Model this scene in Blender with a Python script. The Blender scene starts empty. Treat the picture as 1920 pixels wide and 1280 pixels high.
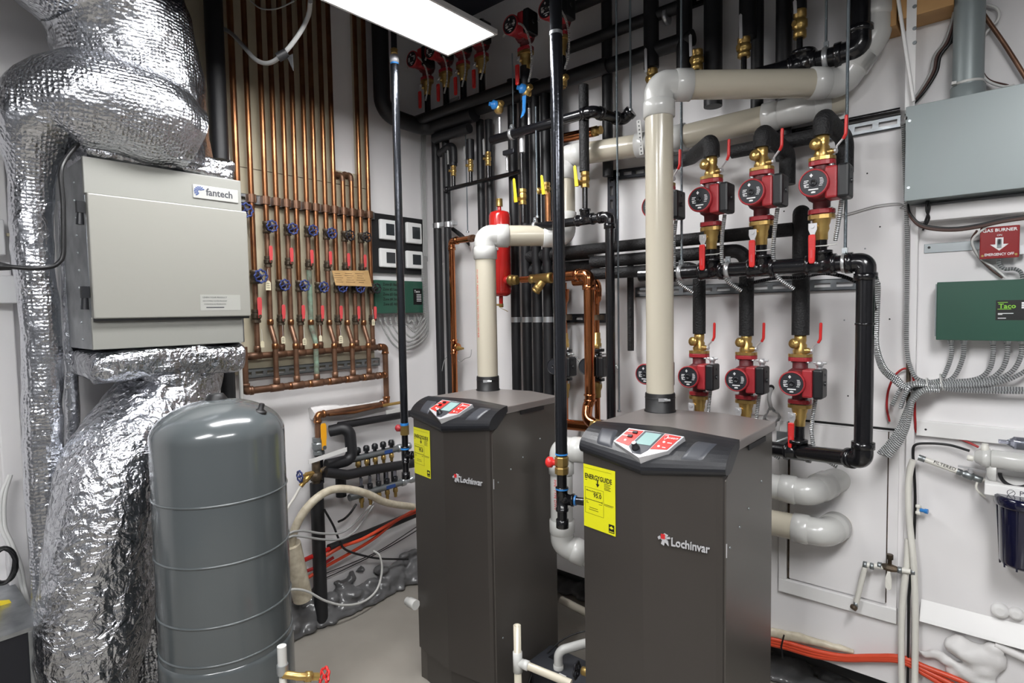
import bpy, bmesh, math, random
from mathutils import Vector, Matrix, noise
V=Vector; PI=math.pi
SC=bpy.context.scene; COL=SC.collection
random.seed(7)
# ---------------------------------------------------------------- camera (focal 1075 px of 1920)
F=1075.0; CH=1.48
_d=V((355.0,20274.0,F)).normalized(); _yb=V((925.0,-73.2,F)).normalized()
_z=-_d; _x=_yb.cross(_z).normalized(); _y=_z.cross(_x).normalized()
def w2(c): return V((c.dot(_x),c.dot(_y),c.dot(_z)))
CAM=V((0,0,CH))
cam=bpy.data.cameras.new('camera'); cam.sensor_width=36; cam.lens=F/1920*36; cam.clip_start=.02
co=bpy.data.objects.new('camera',cam); COL.objects.link(co); SC.camera=co
_r=w2(V((1,0,0))); _u=w2(V((0,-1,0))); _b=w2(V((0,0,-1)))
co.matrix_world=Matrix(((_r.x,_u.x,_b.x,0),(_r.y,_u.y,_b.y,0),(_r.z,_u.z,_b.z,CH),(0,0,0,1)))
SC.view_settings.view_transform='Standard'; SC.view_settings.look='None'
SC.view_settings.gamma=1; SC.view_settings.use_curve_mapping=False
SC.view_settings.exposure=0.66
w=bpy.data.worlds.new('world'); SC.world=w; w.use_nodes=True
w.node_tree.nodes['Background'].inputs[0].default_value=(.8,.85,1,1); w.node_tree.nodes['Background'].inputs[1].default_value=.02
# room: left wall x=XL, back wall y=YB, floor z=0
XL=-2.53; YB=2.26; CEIL=3.05; PANEL_Z=2.42; LAMP=25.5
def ray(px,py): return w2(V((px-960,py-640,F)).normalized())
def L(px,py,off=0.):
    r=ray(px,py); return CAM+r*((XL+off-CAM.x)/r.x)
def B(px,py,off=0.):
    r=ray(px,py); return CAM+r*((YB-off-CAM.y)/r.y)
def H(px,py,z=0.):
    r=ray(px,py); return CAM+r*((z-CAM.z)/r.z)
def XP(px,py,x):
    r=ray(px,py); return CAM+r*((x-CAM.x)/r.x)
def D(px,py,d):
    r=ray(px,py); f=w2(V((0,0,1))); return CAM+r*(d/r.dot(f))
def proj(p):
    q=V(p)-CAM; z=q.dot(w2(V((0,0,1)))); return (960+F*q.dot(w2(V((1,0,0))))/z, 640+F*q.dot(w2(V((0,1,0))))/z)
def solve(fn,target,a,b):
    fa=fn(a)-target
    for _ in range(50):
        m=(a+b)/2; fm=fn(m)-target
        if (fm>0)==(fa>0): a,fa=m,fm
        else: b=m
    return (a+b)/2
def zat(p,py):   # height on the vertical through p that shows at pixel row py
    return solve(lambda z:proj((p[0],p[1],z))[1],py,-1.,4.)
def at(p,py): return V((p[0],p[1],zat(p,py)))
# ---------------------------------------------------------------- materials
def hx(h):
    h=h.lstrip('#'); r=[int(h[i:i+2],16)/255 for i in (0,2,4)]
    return tuple([(c/12.92 if c<=.04045 else ((c+.055)/1.055)**2.4) for c in r])+(1,)
MAT={}
def mat(name,col='#888888',rough=.5,metal=0.,bump=None,emit=0.,col2=None,cscale=8.,spec=.5,coat=0.,trans=0.,coord='Object',detail=3,cramp=(.35,.65)):
    m=bpy.data.materials.new(name); m.use_nodes=True; nt=m.node_tree; n=nt.nodes; l=nt.links
    b=n['Principled BSDF']; c=hx(col) if isinstance(col,str) else col
    b.inputs['Base Color'].default_value=c; b.inputs['Roughness'].default_value=rough; b.inputs['Metallic'].default_value=metal
    b.inputs['Specular IOR Level'].default_value=spec
    if coat: b.inputs['Coat Weight'].default_value=coat; b.inputs['Coat Roughness'].default_value=.08
    if trans: b.inputs['Transmission Weight'].default_value=trans
    if emit: b.inputs['Emission Color'].default_value=c; b.inputs['Emission Strength'].default_value=emit
    tc=n.new('ShaderNodeTexCoord')
    if col2:
        nz=n.new('ShaderNodeTexNoise'); nz.inputs['Scale'].default_value=cscale; nz.inputs['Detail'].default_value=detail
        cr=n.new('ShaderNodeValToRGB'); cr.color_ramp.elements[0].color=c; cr.color_ramp.elements[1].color=hx(col2)
        cr.color_ramp.elements[0].position=cramp[0]; cr.color_ramp.elements[1].position=cramp[1]
        l.new(tc.outputs[coord],nz.inputs['Vector']); l.new(nz.outputs['Fac'],cr.inputs['Fac']); l.new(cr.outputs['Color'],b.inputs['Base Color'])
    if bump:
        sc,st=bump[0],bump[1]
        nz=n.new('ShaderNodeTexNoise'); nz.inputs['Scale'].default_value=sc; nz.inputs['Detail'].default_value=bump[2] if len(bump)>2 else 3
        bp=n.new('ShaderNodeBump'); bp.inputs['Strength'].default_value=st; bp.inputs['Distance'].default_value=.004
        l.new(tc.outputs['Object'],nz.inputs['Vector']); l.new(nz.outputs['Fac'],bp.inputs['Height']); l.new(bp.outputs['Normal'],b.inputs['Normal'])
    MAT[name]=m; return m
def foil_mat(name,dim,wr,base='#bfc1c6',rough=.24):
    m=mat(name,base,rough,1.); nt=m.node_tree; n=nt.nodes; l=nt.links; b=n['Principled BSDF']
    tc=n.new('ShaderNodeTexCoord')
    vo=n.new('ShaderNodeTexVoronoi'); vo.inputs['Scale'].default_value=95; vo.inputs['Randomness'].default_value=.4
    nz=n.new('ShaderNodeTexNoise'); nz.inputs['Scale'].default_value=22; nz.inputs['Detail'].default_value=4; nz.inputs['Distortion'].default_value=1.6
    vo2=n.new('ShaderNodeTexVoronoi'); vo2.inputs['Scale'].default_value=38; vo2.distance='MANHATTAN'
    b1=n.new('ShaderNodeBump'); b1.inputs['Strength'].default_value=dim; b1.inputs['Distance'].default_value=.004
    b2=n.new('ShaderNodeBump'); b2.inputs['Strength'].default_value=wr; b2.inputs['Distance'].default_value=.012
    b3=n.new('ShaderNodeBump'); b3.inputs['Strength'].default_value=wr*.6; b3.inputs['Distance'].default_value=.006
    for t in (vo,nz,vo2): l.new(tc.outputs['Object'],t.inputs['Vector'])
    mk=n.new('ShaderNodeTexNoise'); mk.inputs['Scale'].default_value=6; mk.inputs['Detail'].default_value=2; l.new(tc.outputs['Object'],mk.inputs['Vector'])
    mr=n.new('ShaderNodeMapRange'); mr.inputs[1].default_value=.38; mr.inputs[2].default_value=.6; mr.inputs[3].default_value=.25; mr.inputs[4].default_value=1.1
    ml=n.new('ShaderNodeMath'); ml.operation='MULTIPLY'; l.new(mk.outputs['Fac'],mr.inputs[0]); l.new(mr.outputs[0],ml.inputs[0]); l.new(vo.outputs['Distance'],ml.inputs[1])
    l.new(ml.outputs[0],b1.inputs['Height']); l.new(nz.outputs['Fac'],b2.inputs['Height']); l.new(vo2.outputs['Distance'],b3.inputs['Height'])
    l.new(b2.outputs['Normal'],b3.inputs['Normal']); l.new(b3.outputs['Normal'],b1.inputs['Normal']); l.new(b1.outputs['Normal'],b.inputs['Normal'])
    return m
def ribbed(name,col,pitch,rough=.3,metal=1.,dark=None,strength=.9,dist=.004):
    m=mat(name,col,rough,metal); nt=m.node_tree; n=nt.nodes; l=nt.links; b=n['Principled BSDF']
    uv=n.new('ShaderNodeUVMap'); sp=n.new('ShaderNodeSeparateXYZ'); mu=n.new('ShaderNodeMath'); mu.operation='MULTIPLY'; mu.inputs[1].default_value=2*PI/pitch
    sn=n.new('ShaderNodeMath'); sn.operation='SINE'; bp=n.new('ShaderNodeBump'); bp.inputs['Strength'].default_value=strength; bp.inputs['Distance'].default_value=dist
    l.new(uv.outputs[0],sp.inputs[0]); l.new(sp.outputs[1],mu.inputs[0]); l.new(mu.outputs[0],sn.inputs[0]); l.new(sn.outputs[0],bp.inputs['Height']); l.new(bp.outputs['Normal'],b.inputs['Normal'])
    if dark:
        cr=n.new('ShaderNodeValToRGB'); cr.color_ramp.elements[0].color=hx(dark); cr.color_ramp.elements[1].color=hx(col); cr.color_ramp.elements[0].position=.1; cr.color_ramp.elements[1].position=.5
        mr=n.new('ShaderNodeMapRange'); mr.inputs[1].default_value=-1; mr.inputs[2].default_value=1
        l.new(sn.outputs[0],mr.inputs[0]); l.new(mr.outputs[0],cr.inputs['Fac']); l.new(cr.outputs['Color'],b.inputs['Base Color'])
    return m
mat('wall_paint','#e8e6e6',.55,bump=(9,.12,4),col2='#e2e0e1',cscale=3)
mat('wall_white','#e6e5e4',.5,bump=(12,.1,4))
mat('cream','#bcb39c',.5,col2='#b1a891',cscale=5,bump=(14,.12))
mat('floor','#98938b',.28,col2='#8e8981',cscale=4,bump=(5,.05,5),coat=.15)
mat('curb','#6f6f70',.6,bump=(12,.3))
mat('back_paint','#6a6b6e',.7)
mat('ceiling','#30323c',.8)
mat('boiler','#413d3a',.38,.25,col2='#3e3a37',cscale=3)
mat('boiler_lid','#8a8481',.32,.35)
mat('boiler_side','#57534f',.34,.4)
mat('black_plastic','#1b1c20',.35,bump=(300,.08))
mat('black_rubber','#141416',.5)
mat('grey_plastic','#3b3d43',.4)
mat('silver_plastic','#c3c3c6',.35,.3)
mat('panel_red','#b8352f',.35)
mat('lcd','#8aa5a3',.15,emit=.12)
mat('yellow','#d6d41b',.35)
mat('ink','#0b0b0c',.5)
mat('white_ink','#e8e8e8',.4)
mat('red_ink','#c0282c',.4)
mat('blue_ink','#2c4a86',.4)
mat('chrome','#d4d4d6',.3,.55)
mat('zinc','#b4b9bc',.32,.8,bump=(60,.1))
mat('zinc_dull','#8f9496',.42,.9,bump=(40,.12))
mat('galv','#a9adb0',.3,.95,col2='#8e9296',cscale=18)
mat('copper','#a8764f',.28,.9,col2='#7c5039',cscale=7)
mat('copper_clean','#c47f52',.17,1.,col2='#b06c46',cscale=5)
mat('copper_old','#83614c',.42,.6,col2='#634838',cscale=16,bump=(60,.15))
mat('bronze_old','#6b5c4c',.5,.6,col2='#403930',cscale=30,bump=(80,.2))
mat('verdigris','#7c9683',.7,.1,col2='#5a5448',cscale=26,bump=(90,.4))
mat('brass','#c6a765',.32,.8,col2='#b39258',cscale=20)
mat('brass_dull','#a08650',.38,.75)
mat('iron','#131316',.22,.1,bump=(120,.12),coat=.3)
mat('iron_shiny','#3b3d42',.18,.8,bump=(60,.15))
mat('foam','#151517',.62,bump=(160,.9,2))
mat('foam_smooth','#1a1a1d',.5,bump=(40,.15,2))
mat('pvc','#bdb6a5',.24,coat=.25)
mat('pvc_white','#c6c6c3',.24,coat=.25)
mat('pvc_dirty','#cfc6b2',.35,col2='#b5aa94',cscale=30)
mat('red_paint','#b5221f',.22,coat=.5)
mat('pump_red','#a02a31',.4,bump=(200,.1))
mat('pump_dark','#5a161c',.5)
mat('pump_black','#17181b',.42)
mat('label_dark','#25272c',.4)
mat('lever_red','#d02c2a',.35)
mat('lever_pink','#c8484b',.45)
mat('lever_yellow','#d8c02a',.4)
mat('lever_orange','#e7a21d',.4)
mat('steel','#c6c8ca',.3,.75)
mat('blue_wheel','#27356e',.45,.3,col2='#3d4a80',cscale=60)
mat('black_wheel','#24242a',.45,.3)
mat('blue_cap','#2e7cc4',.35)
mat('hrv_sticker','#9b9b96',.4)
mat('badge_white','#a5a5a2',.35)
mat('tank_grey','#515658',.2,coat=.4)
mat('hrv_grey','#888883',.36)
mat('hrv_front','#8b8a84',.36)
mat('taco_green','#264f40',.35,coat=.2)
mat('box_grey','#858e8f',.38,.15)
mat('thermo_white','#e4e5e4',.35)
mat('thermo_screen','#34383b',.2)
mat('board_black','#191a1c',.55)
mat('cardboard','#b08f60',.8,col2='#a38355',cscale=20)
mat('tag_paper','#d8cfb2',.8)
mat('wire_white','#d8d8d6',.4)
mat('wire_grey','#9b9b9a',.4)
mat('wire_black','#131315',.4)
mat('wire_brown','#4a322c',.5)
mat('wire_red','#9f1f22',.4)
mat('pex_orange','#d0492c',.4)
mat('pex_white','#dcdad2',.35)
mat('wood','#c39a66',.6,col2='#ad8350',cscale=6)
mat('spray_foam','#5c5c5d',.3,bump=(45,.5,3),coat=.4)
mat('white_foam','#d9d7d6',.5,bump=(30,.4,3))
mat('tape_white','#d9d8d6',.4)
mat('plug_white','#e3e3e5',.35)
mat('filter_blue','#12132c',.12,coat=.5)
mat('filter_clear','#b9bccb',.05,trans=.85)
mat('red_box','#8c1013',.25,coat=.3)
mat('sharpie','#0e1813',.6)
mat('lime','#86c53a',.4)
mat('dark_metal','#2b2c31',.45,.6)
mat('lamp_frame','#dcdcdc',.4)
mat('lamp_face','#ffffff',.5,emit=LAMP); mat('lamp_face_dim','#ffffff',.5,emit=LAMP*1.0)
foil_mat('foil_dimple',.9,.35); foil_mat('foil_wrinkle',.35,1.); foil_mat('foil_smooth',.15,.5)
ribbed('flex','#dcdedf',.0065,.32,.7,'#7e8082',.6); ribbed('flex_dark','#55575a',.0065,.35,.8,'#161718')
ribbed('flex_white','#dededc',.006,.4,0.,'#8a8a88')
ribbed('rod','#8f9aa2',.003,.3,.9,None,.5,.001)
# ---------------------------------------------------------------- mesh builder
def fillet(pts,rb,n=8):
    pts=[V(p) for p in pts]
    if rb<=0 or len(pts)<3: return pts
    out=[pts[0]]
    for i in range(1,len(pts)-1):
        a,b,c=pts[i-1],pts[i],pts[i+1]; u=(a-b); v=(c-b); lu,lv=u.length,v.length
        if lu<1e-6 or lv<1e-6: continue
        u.normalize(); v.normalize(); ang=u.angle(v)
        if ang>PI-.02: out.append(b); continue
        t=min(rb/math.tan(ang/2),lu*.48,lv*.48); r=t*math.tan(ang/2)
        bis=(u+v).normalized(); cen=b+bis*(r/math.sin(ang/2)); p0=b+u*t; p1=b+v*t
        a0=p0-cen; a1=p1-cen; tot=a0.angle(a1); k=max(2,int(n*tot/1.57)+1)
        for j in range(k+1):
            s=j/k; out.append(cen+(a0*math.sin((1-s)*tot)+a1*math.sin(s*tot))/max(math.sin(tot),1e-6))
    out.append(pts[-1]); return out
def spline(pts,n=8):
    P=[V(p) for p in pts]; P=[P[0]*2-P[1]]+P+[P[-1]*2-P[-2]]; out=[]
    for i in range(1,len(P)-2):
        a,b,c,d=P[i-1:i+3]
        for j in range(n):
            t=j/n; out.append(.5*((2*b)+(c-a)*t+(2*a-5*b+4*c-d)*t*t+(3*b-a-3*c+d)*t*t*t))
    out.append(P[-2]); return out
class MB:
    def __init__(s): s.v=[]; s.f=[]; s.sm=[]; s.uv={}; s.mi=[]; s.M=Matrix.Identity(4); s.cur=0
    def add(s,vs,fs,smooth=False,uv=None):
        o=len(s.v); s.v+= [s.M@V(p) for p in vs]
        for k,f in enumerate(fs):
            if uv: s.uv[len(s.f)]=uv[k]
            s.f.append([i+o for i in f]); s.sm.append(smooth); s.mi.append(s.cur)
        return s
    def box(s,c,d,R=None):
        c=V(c); R=R or Matrix.Identity(3); a,b,e=d[0]/2,d[1]/2,d[2]/2
        vs=[c+R@V((x*a,y*b,z*e)) for x in(-1,1) for y in(-1,1) for z in(-1,1)]
        return s.add(vs,[(0,1,3,2),(4,6,7,5),(0,4,5,1),(2,3,7,6),(0,2,6,4),(1,5,7,3)])
    def bb(s,a,b):
        return s.box([(a[i]+b[i])/2 for i in range(3)],[abs(a[i]-b[i]) for i in range(3)])
    def prism(s,poly,d):   # poly list of 3D pts, extruded by vector d
        n=len(poly); P=[V(p) for p in poly]; d=V(d); vs=P+[p+d for p in P]
        fs=[tuple(range(n)),tuple(range(2*n-1,n-1,-1))]+[(i,i+n,(i+1)%n+n,(i+1)%n) for i in range(n)]
        return s.add(vs,fs)
    def tube(s,pts,r,seg=12,rb=0.,caps=True,flat=None,smooth=True,n=8):
        pts=fillet(pts,rb,n); m=len(pts); rs=r if isinstance(r,(list,tuple)) else [r]*m
        if len(rs)!=m:
            k=len(rs); rs=[rs[min(k-2,int(i/(m-1)*(k-1)))]*(1-((i/(m-1)*(k-1))-min(k-2,int(i/(m-1)*(k-1)))))+rs[min(k-2,int(i/(m-1)*(k-1)))+1]*((i/(m-1)*(k-1))-min(k-2,int(i/(m-1)*(k-1)))) for i in range(m)]
        vs=[];T=[]
        for i in range(m):
            t=(pts[min(i+1,m-1)]-pts[max(i-1,0)])
            T.append(t.normalized() if t.length>1e-9 else (T[-1] if T else V((0,0,1))))
        ref=V((0,0,1)) if abs(T[0].z)<.9 else V((1,0,0)); u=T[0].cross(ref).normalized(); ln=[0]
        for i in range(m):
            if i: 
                u=(u-T[i]*u.dot(T[i])).normalized(); ln.append(ln[-1]+(pts[i]-pts[i-1]).length)
            w_=T[i].cross(u); fl=flat if flat else 1
            for k in range(seg):
                a=2*PI*k/seg; vs.append(pts[i]+u*(math.cos(a)*rs[i])+w_*(math.sin(a)*rs[i]*fl))
        fs=[];uv=[]
        for i in range(m-1):
            for k in range(seg):
                k2=(k+1)%seg; fs.append((i*seg+k,i*seg+k2,(i+1)*seg+k2,(i+1)*seg+k))
                uv.append(((k/seg,ln[i]),((k+1)/seg,ln[i]),((k+1)/seg,ln[i+1]),(k/seg,ln[i+1])))
        s.add(vs,fs,smooth,uv)
        if caps:
            s.add(vs[:seg],[tuple(range(seg-1,-1,-1))]); s.add(vs[-seg:],[tuple(range(seg))])
        return s
    def cyl(s,a,b,r,seg=16,r2=None): return s.tube([a,b],[r,r2 if r2 is not None else r],seg)
    def lathe(s,base,axis,prof,seg=20,smooth=True):   # prof: (r,h) along axis from base
        axis=V(axis).normalized(); ref=V((0,0,1)) if abs(axis.z)<.9 else V((1,0,0)); u=axis.cross(ref).normalized(); w_=axis.cross(u); base=V(base)
        vs=[]
        for r,h in prof:
            for k in range(seg):
                a=2*PI*k/seg; vs.append(base+axis*h+(u*math.cos(a)+w_*math.sin(a))*max(r,1e-5))
        fs=[(i*seg+k,i*seg+(k+1)%seg,(i+1)*seg+(k+1)%seg,(i+1)*seg+k) for i in range(len(prof)-1) for k in range(seg)]
        s.add(vs,fs,smooth); m=len(prof)
        s.add(vs[:seg],[tuple(range(seg-1,-1,-1))]); s.add(vs[(m-1)*seg:],[tuple(range(seg))]); return s
    def sph(s,c,r,sx=1,sy=1,sz=1,seg=14,rings=8):
        vs=[];c=V(c)
        for i in range(rings+1):
            t=PI*i/rings
            for k in range(seg):
                a=2*PI*k/seg; vs.append(c+V((math.sin(t)*math.cos(a)*r*sx,math.sin(t)*math.sin(a)*r*sy,math.cos(t)*r*sz)))
        return s.add(vs,[(i*seg+k,(i+1)*seg+k,(i+1)*seg+(k+1)%seg,i*seg+(k+1)%seg) for i in range(rings) for k in range(seg)],True)
    def torus(s,c,axis,R,r,seg=24,rs=8,arc=2*PI,a0=0,upref=None):
        axis=V(axis).normalized(); ref=upref or (V((0,0,1)) if abs(axis.z)<.9 else V((1,0,0))); u=axis.cross(ref).normalized(); w_=axis.cross(u).normalized(); c=V(c)
        pts=[c+(u*math.cos(a0+arc*i/seg)+w_*math.sin(a0+arc*i/seg))*R for i in range(seg+1)]
        return s.tube(pts,r,rs,caps=arc<6.2)
    def build(s,name,m,parent=None,bevel=0,subd=0,weld=False):
        me=bpy.data.meshes.new(name); off=parent['_o'] if parent is not None and '_o' in parent else (0,0,0)
        off=V(off); me.from_pydata([p-off for p in s.v],[],s.f)
        me.polygons.foreach_set('use_smooth',s.sm)
        if s.uv:
            ul=me.uv_layers.new(name='uv')
            for fi,c in s.uv.items():
                p=me.polygons[fi]
                for j,li in enumerate(p.loop_indices): ul.data[li].uv=c[j]
        ms=m if isinstance(m,(list,tuple)) else [m]
        for q in ms: me.materials.append(MAT[q])
        if len(ms)>1: me.polygons.foreach_set('material_index',s.mi)
        me.validate(); o=bpy.data.objects.new(name,me); COL.objects.link(o)
        if parent is not None:
            o.parent=parent; o['_o']=tuple(off)
        else: o['_o']=(0,0,0)
        if bevel:
            b=o.modifiers.new('bevel','BEVEL'); b.width=bevel; b.segments=2; b.limit_method='ANGLE'; b.angle_limit=.6; b.harden_normals=False
        if subd:
            b=o.modifiers.new('sub','SUBSURF'); b.levels=subd; b.render_levels=subd
        return o
    @property
    def bmfix(s): return s
GID={}
def tag(o,label,cat,group=None,kind=None):
    o['label']=label; o['category']=cat
    if group: o['group']=group
    if kind: o['kind']=kind
    return o
def struct(name,mb,m,bevel=0):
    o=mb.build(name,m,None,bevel); o['kind']='structure'; return o
def thing(name,label,cat,loc=(0,0,0),rz=0,group=None,local=False):
    o=bpy.data.objects.new(name,None); COL.objects.link(o); o.empty_display_size=.05
    o.location=loc; o.rotation_euler=(0,0,rz); o['_o']=(0,0,0) if local else tuple(loc)
    return tag(o,label,cat,group)
def dup(root,loc,rz=0.,label=None,group=None,scale=1.):
    r=root.copy(); COL.objects.link(r); r.location=loc; r.rotation_euler=(0,0,rz); r.scale=(scale,)*3
    if label: r['label']=label
    if group: r['group']=group
    def rec(a,b):
        for ch in list(a.children):
            c=ch.copy(); COL.objects.link(c); c.parent=b; rec(ch,c)
    rec(root,r); return r
def kill(root):
    for c in list(root.children): kill(c)
    bpy.data.objects.remove(root)
def text(s,origin,right,up,size,m,parent,name='lettering',ext=.0006,align='LEFT',bold=0.,sx=1.):
    cu=bpy.data.curves.new('t','FONT'); cu.body=s; cu.size=1; cu.extrude=ext/size; cu.align_x=align; cu.offset=bold
    cu.resolution_u=2
    ob=bpy.data.objects.new('t',cu); COL.objects.link(ob); bpy.context.view_layer.update()
    me=bpy.data.meshes.new_from_object(ob); bpy.data.objects.remove(ob)
    right=V(right).normalized(); up=V(up); up=(up-right*up.dot(right)).normalized(); nrm=right.cross(up)
    mb=MB(); mb.add([V(origin)+right*(v.co.x*size*sx)+up*(v.co.y*size)+nrm*(v.co.z*size) for v in me.vertices],[tuple(p.vertices) for p in me.polygons])
    bpy.data.meshes.remove(me)
    if parent is None: return mb
    return mb.build(name,m,parent)
# ================================================================ ROOM SHELL
X1=1.55; Y0=-1.75; T=.12
b=MB(); b.bb((XL-T,Y0-T,-.1),(X1+T,YB+.4,0)); struct('floor',b,'floor')
b=MB(); b.bb((XL-T,Y0-T,0),(XL,YB+.4,CEIL)); struct('wall_left',b,'wall_paint')
b=MB(); b.bb((XL,YB,.19),(X1+T,YB+T+.26,CEIL)); struct('wall_back',b,'wall_paint')
b=MB(); b.bb((XL,YB+.27,0),(X1+T,YB+.40,.19)); struct('trim_2',b,'curb')
b=MB(); b.bb((X1,Y0-T,0),(X1+T,YB,CEIL)); struct('wall_right',b,'back_paint')
b=MB(); b.bb((XL,Y0-T,0),(X1,Y0,CEIL)); struct('wall_front',b,'back_paint')
b=MB(); b.bb((XL-T,Y0-T,CEIL),(X1+T,YB+T,CEIL+.1)); struct('ceiling',b,'ceiling')
# ================================================================ LIGHTS (flat ceiling panels)
def lamp(name,label,x0,x1,y0,y1,z,face='lamp_face'):
    t=thing(name,label,'ceiling light',((x0+x1)/2,(y0+y1)/2,z))
    b=MB(); e=.010; h=.018
    b.bb((x0,y0,z),(x1,y0+e,z+h)); b.bb((x0,y1-e,z),(x1,y1,z+h)); b.bb((x0,y0+e,z),(x0+e,y1-e,z+h)); b.bb((x1-e,y0+e,z),(x1,y1-e,z+h)); b.bb((x0+e,y0+e,z+h*.6),(x1-e,y1-e,z+h))
    b.build('frame','lamp_frame',t)
    b=MB(); b.bb((x0+e,y0+e,z+.004),(x1-e,y1-e,z+.016)); b.build('diffuser',face,t)
    b=MB()
    for yy in (y0+.15,y1-.15): b.cyl(((x0+x1)/2,yy,z+h),((x0+x1)/2,yy,CEIL),.003,6)
    b.build('hanging_wire','zinc',t); return t
_p=H(845,108,2.5); _q=H(928,62,2.5)
LX0,LX1,LY=_p.x,_q.x,(_p.y+_q.y)/2
lamp('ceiling_light','glowing white flat ceiling light hanging above the two boilers',LX0,LX1,LY-1.22,LY,2.5,'lamp_face_dim')
lamp('ceiling_light','flat white ceiling light hanging above and right of the viewer',.15,.55,-.35,.87,2.5)
lamp('ceiling_light','flat white ceiling light hanging behind the viewer',-.75,-.35,-1.45,-.23,2.5)
# ================================================================ BOILERS
def boiler(loc,label,mod_txt=True):
    t=thing('boiler',label,'boiler',loc,0,'floor-standing boilers',local=True)
    W=.21; R=-.032
    b=MB()   # jacket sides/back
    b.prism([V((-W,y,z)) for y,z in ((.008,0),(.38,0),(.38,1.115),(.095,1.115),(.022,1.062),(.008,1.05))],(2*W-.002,0,0)); b.build('cabinet','boiler_side',t,bevel=.002)
    # front door panel: two facets, curved right edge
    def front(z0,z1l,z1m,ext=.012,inset=0.):
        pts=[(-W+.002+inset,0+inset),(0,R+inset),(W-.022,-.0035+inset),(W-.008-inset,.0015+inset),(W-.004-inset,.012)]
        b=MB(); vs=[];n=len(pts)
        top=[z1l,z1m,z1l,z1l,z1l]
        for (x,y),tz in zip(pts,top): vs+= [V((x,y,z0)),V((x,y,tz))]
        for (x,y),tz in zip(pts,top): vs+= [V((x,.02,z0)),V((x,.02,tz))]
        fs=[(2*i,2*i+2,2*i+3,2*i+1) for i in range(n-1)]+[(2*n+2*i,2*n+2*i+1,2*n+2*i+3,2*n+2*i+2) for i in range(n-1)]
        fs+=[(2*i+1,2*i+3,2*n+2*i+3,2*n+2*i+1) for i in range(n-1)]+[(2*i,2*n+2*i,2*n+2*i+2,2*i+2) for i in range(n-1)]+[(0,1,2*n+1,2*n),(2*n-2,4*n-2,4*n-1,2*n-1)]
        return b.add(vs,fs)
    front(.132,1.068,1.042).build('front_panel','boiler',t)
    front(.0,.126,.126,inset=.012).build('kick_plate','boiler',t)
    # lid
    b=MB(); poly=[(-W-.003,.075),(-.03,.13),(W+.003,.075),(W+.003,.395),(.03,.45),(-.12,.42),(-W-.003,.385)]
    b.prism([V((x,y,1.112)) for x,y in poly],(0,0,.026)); b.build('lid','boiler_lid',t,bevel=.003)
    b=MB(); b.bb((W+.0005,.16,1.098),(W+.004,.30,1.112)); b.build('lid_seam','black_rubber',t)
    # bezel: bulging console across the top of the front
    b=MB(); NX=28; NP=12; vs=[]
    for i in range(NX+1):
        s=i/NX; x=-W-.004+(2*W+.008)*s; k=1-abs(2*s-1)
        yf=R*k-.004; zl=1.066-.026*k; yt=.085+.045*k; zt=1.141
        prof=[]
        for j in range(NP+1):
            u=j/NP
            # bezier from bottom-front to top-rear
            p0=(yf,zl);p1=(yf-.026,zl+.018);p2=(yf+.012,zt-.008);p3=(yt,zt)
            c=[(1-u)**3,3*(1-u)**2*u,3*(1-u)*u*u,u**3]
            prof.append((sum(c[q]*(p0,p1,p2,p3)[q][0] for q in range(4)),sum(c[q]*(p0,p1,p2,p3)[q][1] for q in range(4))))
        ring=[V((x,y,z)) for y,z in prof]+[V((x,yt+.002,zt-.02)),V((x,yf+.03,zl+.002))]
        vs+=ring
    m=NP+3; fs=[(i*m+j,(i+1)*m+j,(i+1)*m+(j+1)%m,i*m+(j+1)%m) for i in range(NX) for j in range(m)]
    b.add(vs,fs,False); b.add(vs[:m],[tuple(range(m))]); b.add(vs[-m:],[tuple(range(m-1,-1,-1))])
    bz=b.build('control_console','black_plastic',t)
    bm=bmesh.new(); bm.from_mesh(bz.data); bmesh.ops.recalc_face_normals(bm,faces=bm.faces); bm.to_mesh(bz.data); bm.free()
    # console surface: point at (s along width, u along profile)
    def S(x,u,off=.001):
        s=(x+W+.004)/(2*W+.008); k=1-abs(2*s-1); yf=R*k-.004; zl=1.066-.026*k; yt=.085+.045*k; zt=1.141
        def q(u):
            P=((yf,zl),(yf-.026,zl+.018),(yf+.012,zt-.008),(yt,zt)); c=[(1-u)**3,3*(1-u)**2*u,3*(1-u)*u*u,u**3]
            return V((0,sum(c[i]*P[i][0] for i in range(4)),sum(c[i]*P[i][1] for i in range(4))))
        p=q(u); d=q(min(u+.02,1))-q(max(u-.02,0)); n=V((0,-d.z,d.y)).normalized()
        return V((x,0,0))+p+n*off
    # flat sloping control plate
    A=S(-.10,.74); Bp=S(.115,.74); C=S(0,.40)
    
    up=(V((0,.045,1.136))-V((0,-.046,1.081))).normalized(); rt=V((1,0,0)); nn=rt.cross(up)
    org=V((0,-.046,1.081))+nn*.002
    def Q(a,c,h=.0): return org+rt*a+up*c+nn*h
    def plate(poly,name,m,h,th,par):
        b=MB(); b.prism([Q(a,c,h) for a,c in poly],nn*th); return b.build(name,m,par)
    pl=plate([(-.098,.045),(-.078,.104),(0,.104),(.088,.100),(.066,.040),(0,.0)],'control_panel','silver_plastic',-.02,.028,t)
    plate([(-.092,.047),(-.074,.099),(-.030,.099),(-.047,.036)],'label_field','panel_red',.008,.0012,pl)
    plate([(.035,.099),(.081,.096),(.062,.043),(.017,.036)],'label_field','panel_red',.008,.0012,pl)
    plate([(-.045,.034),(-.026,.101),(.032,.101),(.013,.030),(0,.012),(-.025,.012)],'display_surround','grey_plastic',.008,.0012,pl)
    sc_=plate([(-.033,.047),(-.020,.095),(.026,.095),(.013,.047)],'display','lcd',.0092,.001,pl)
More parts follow.
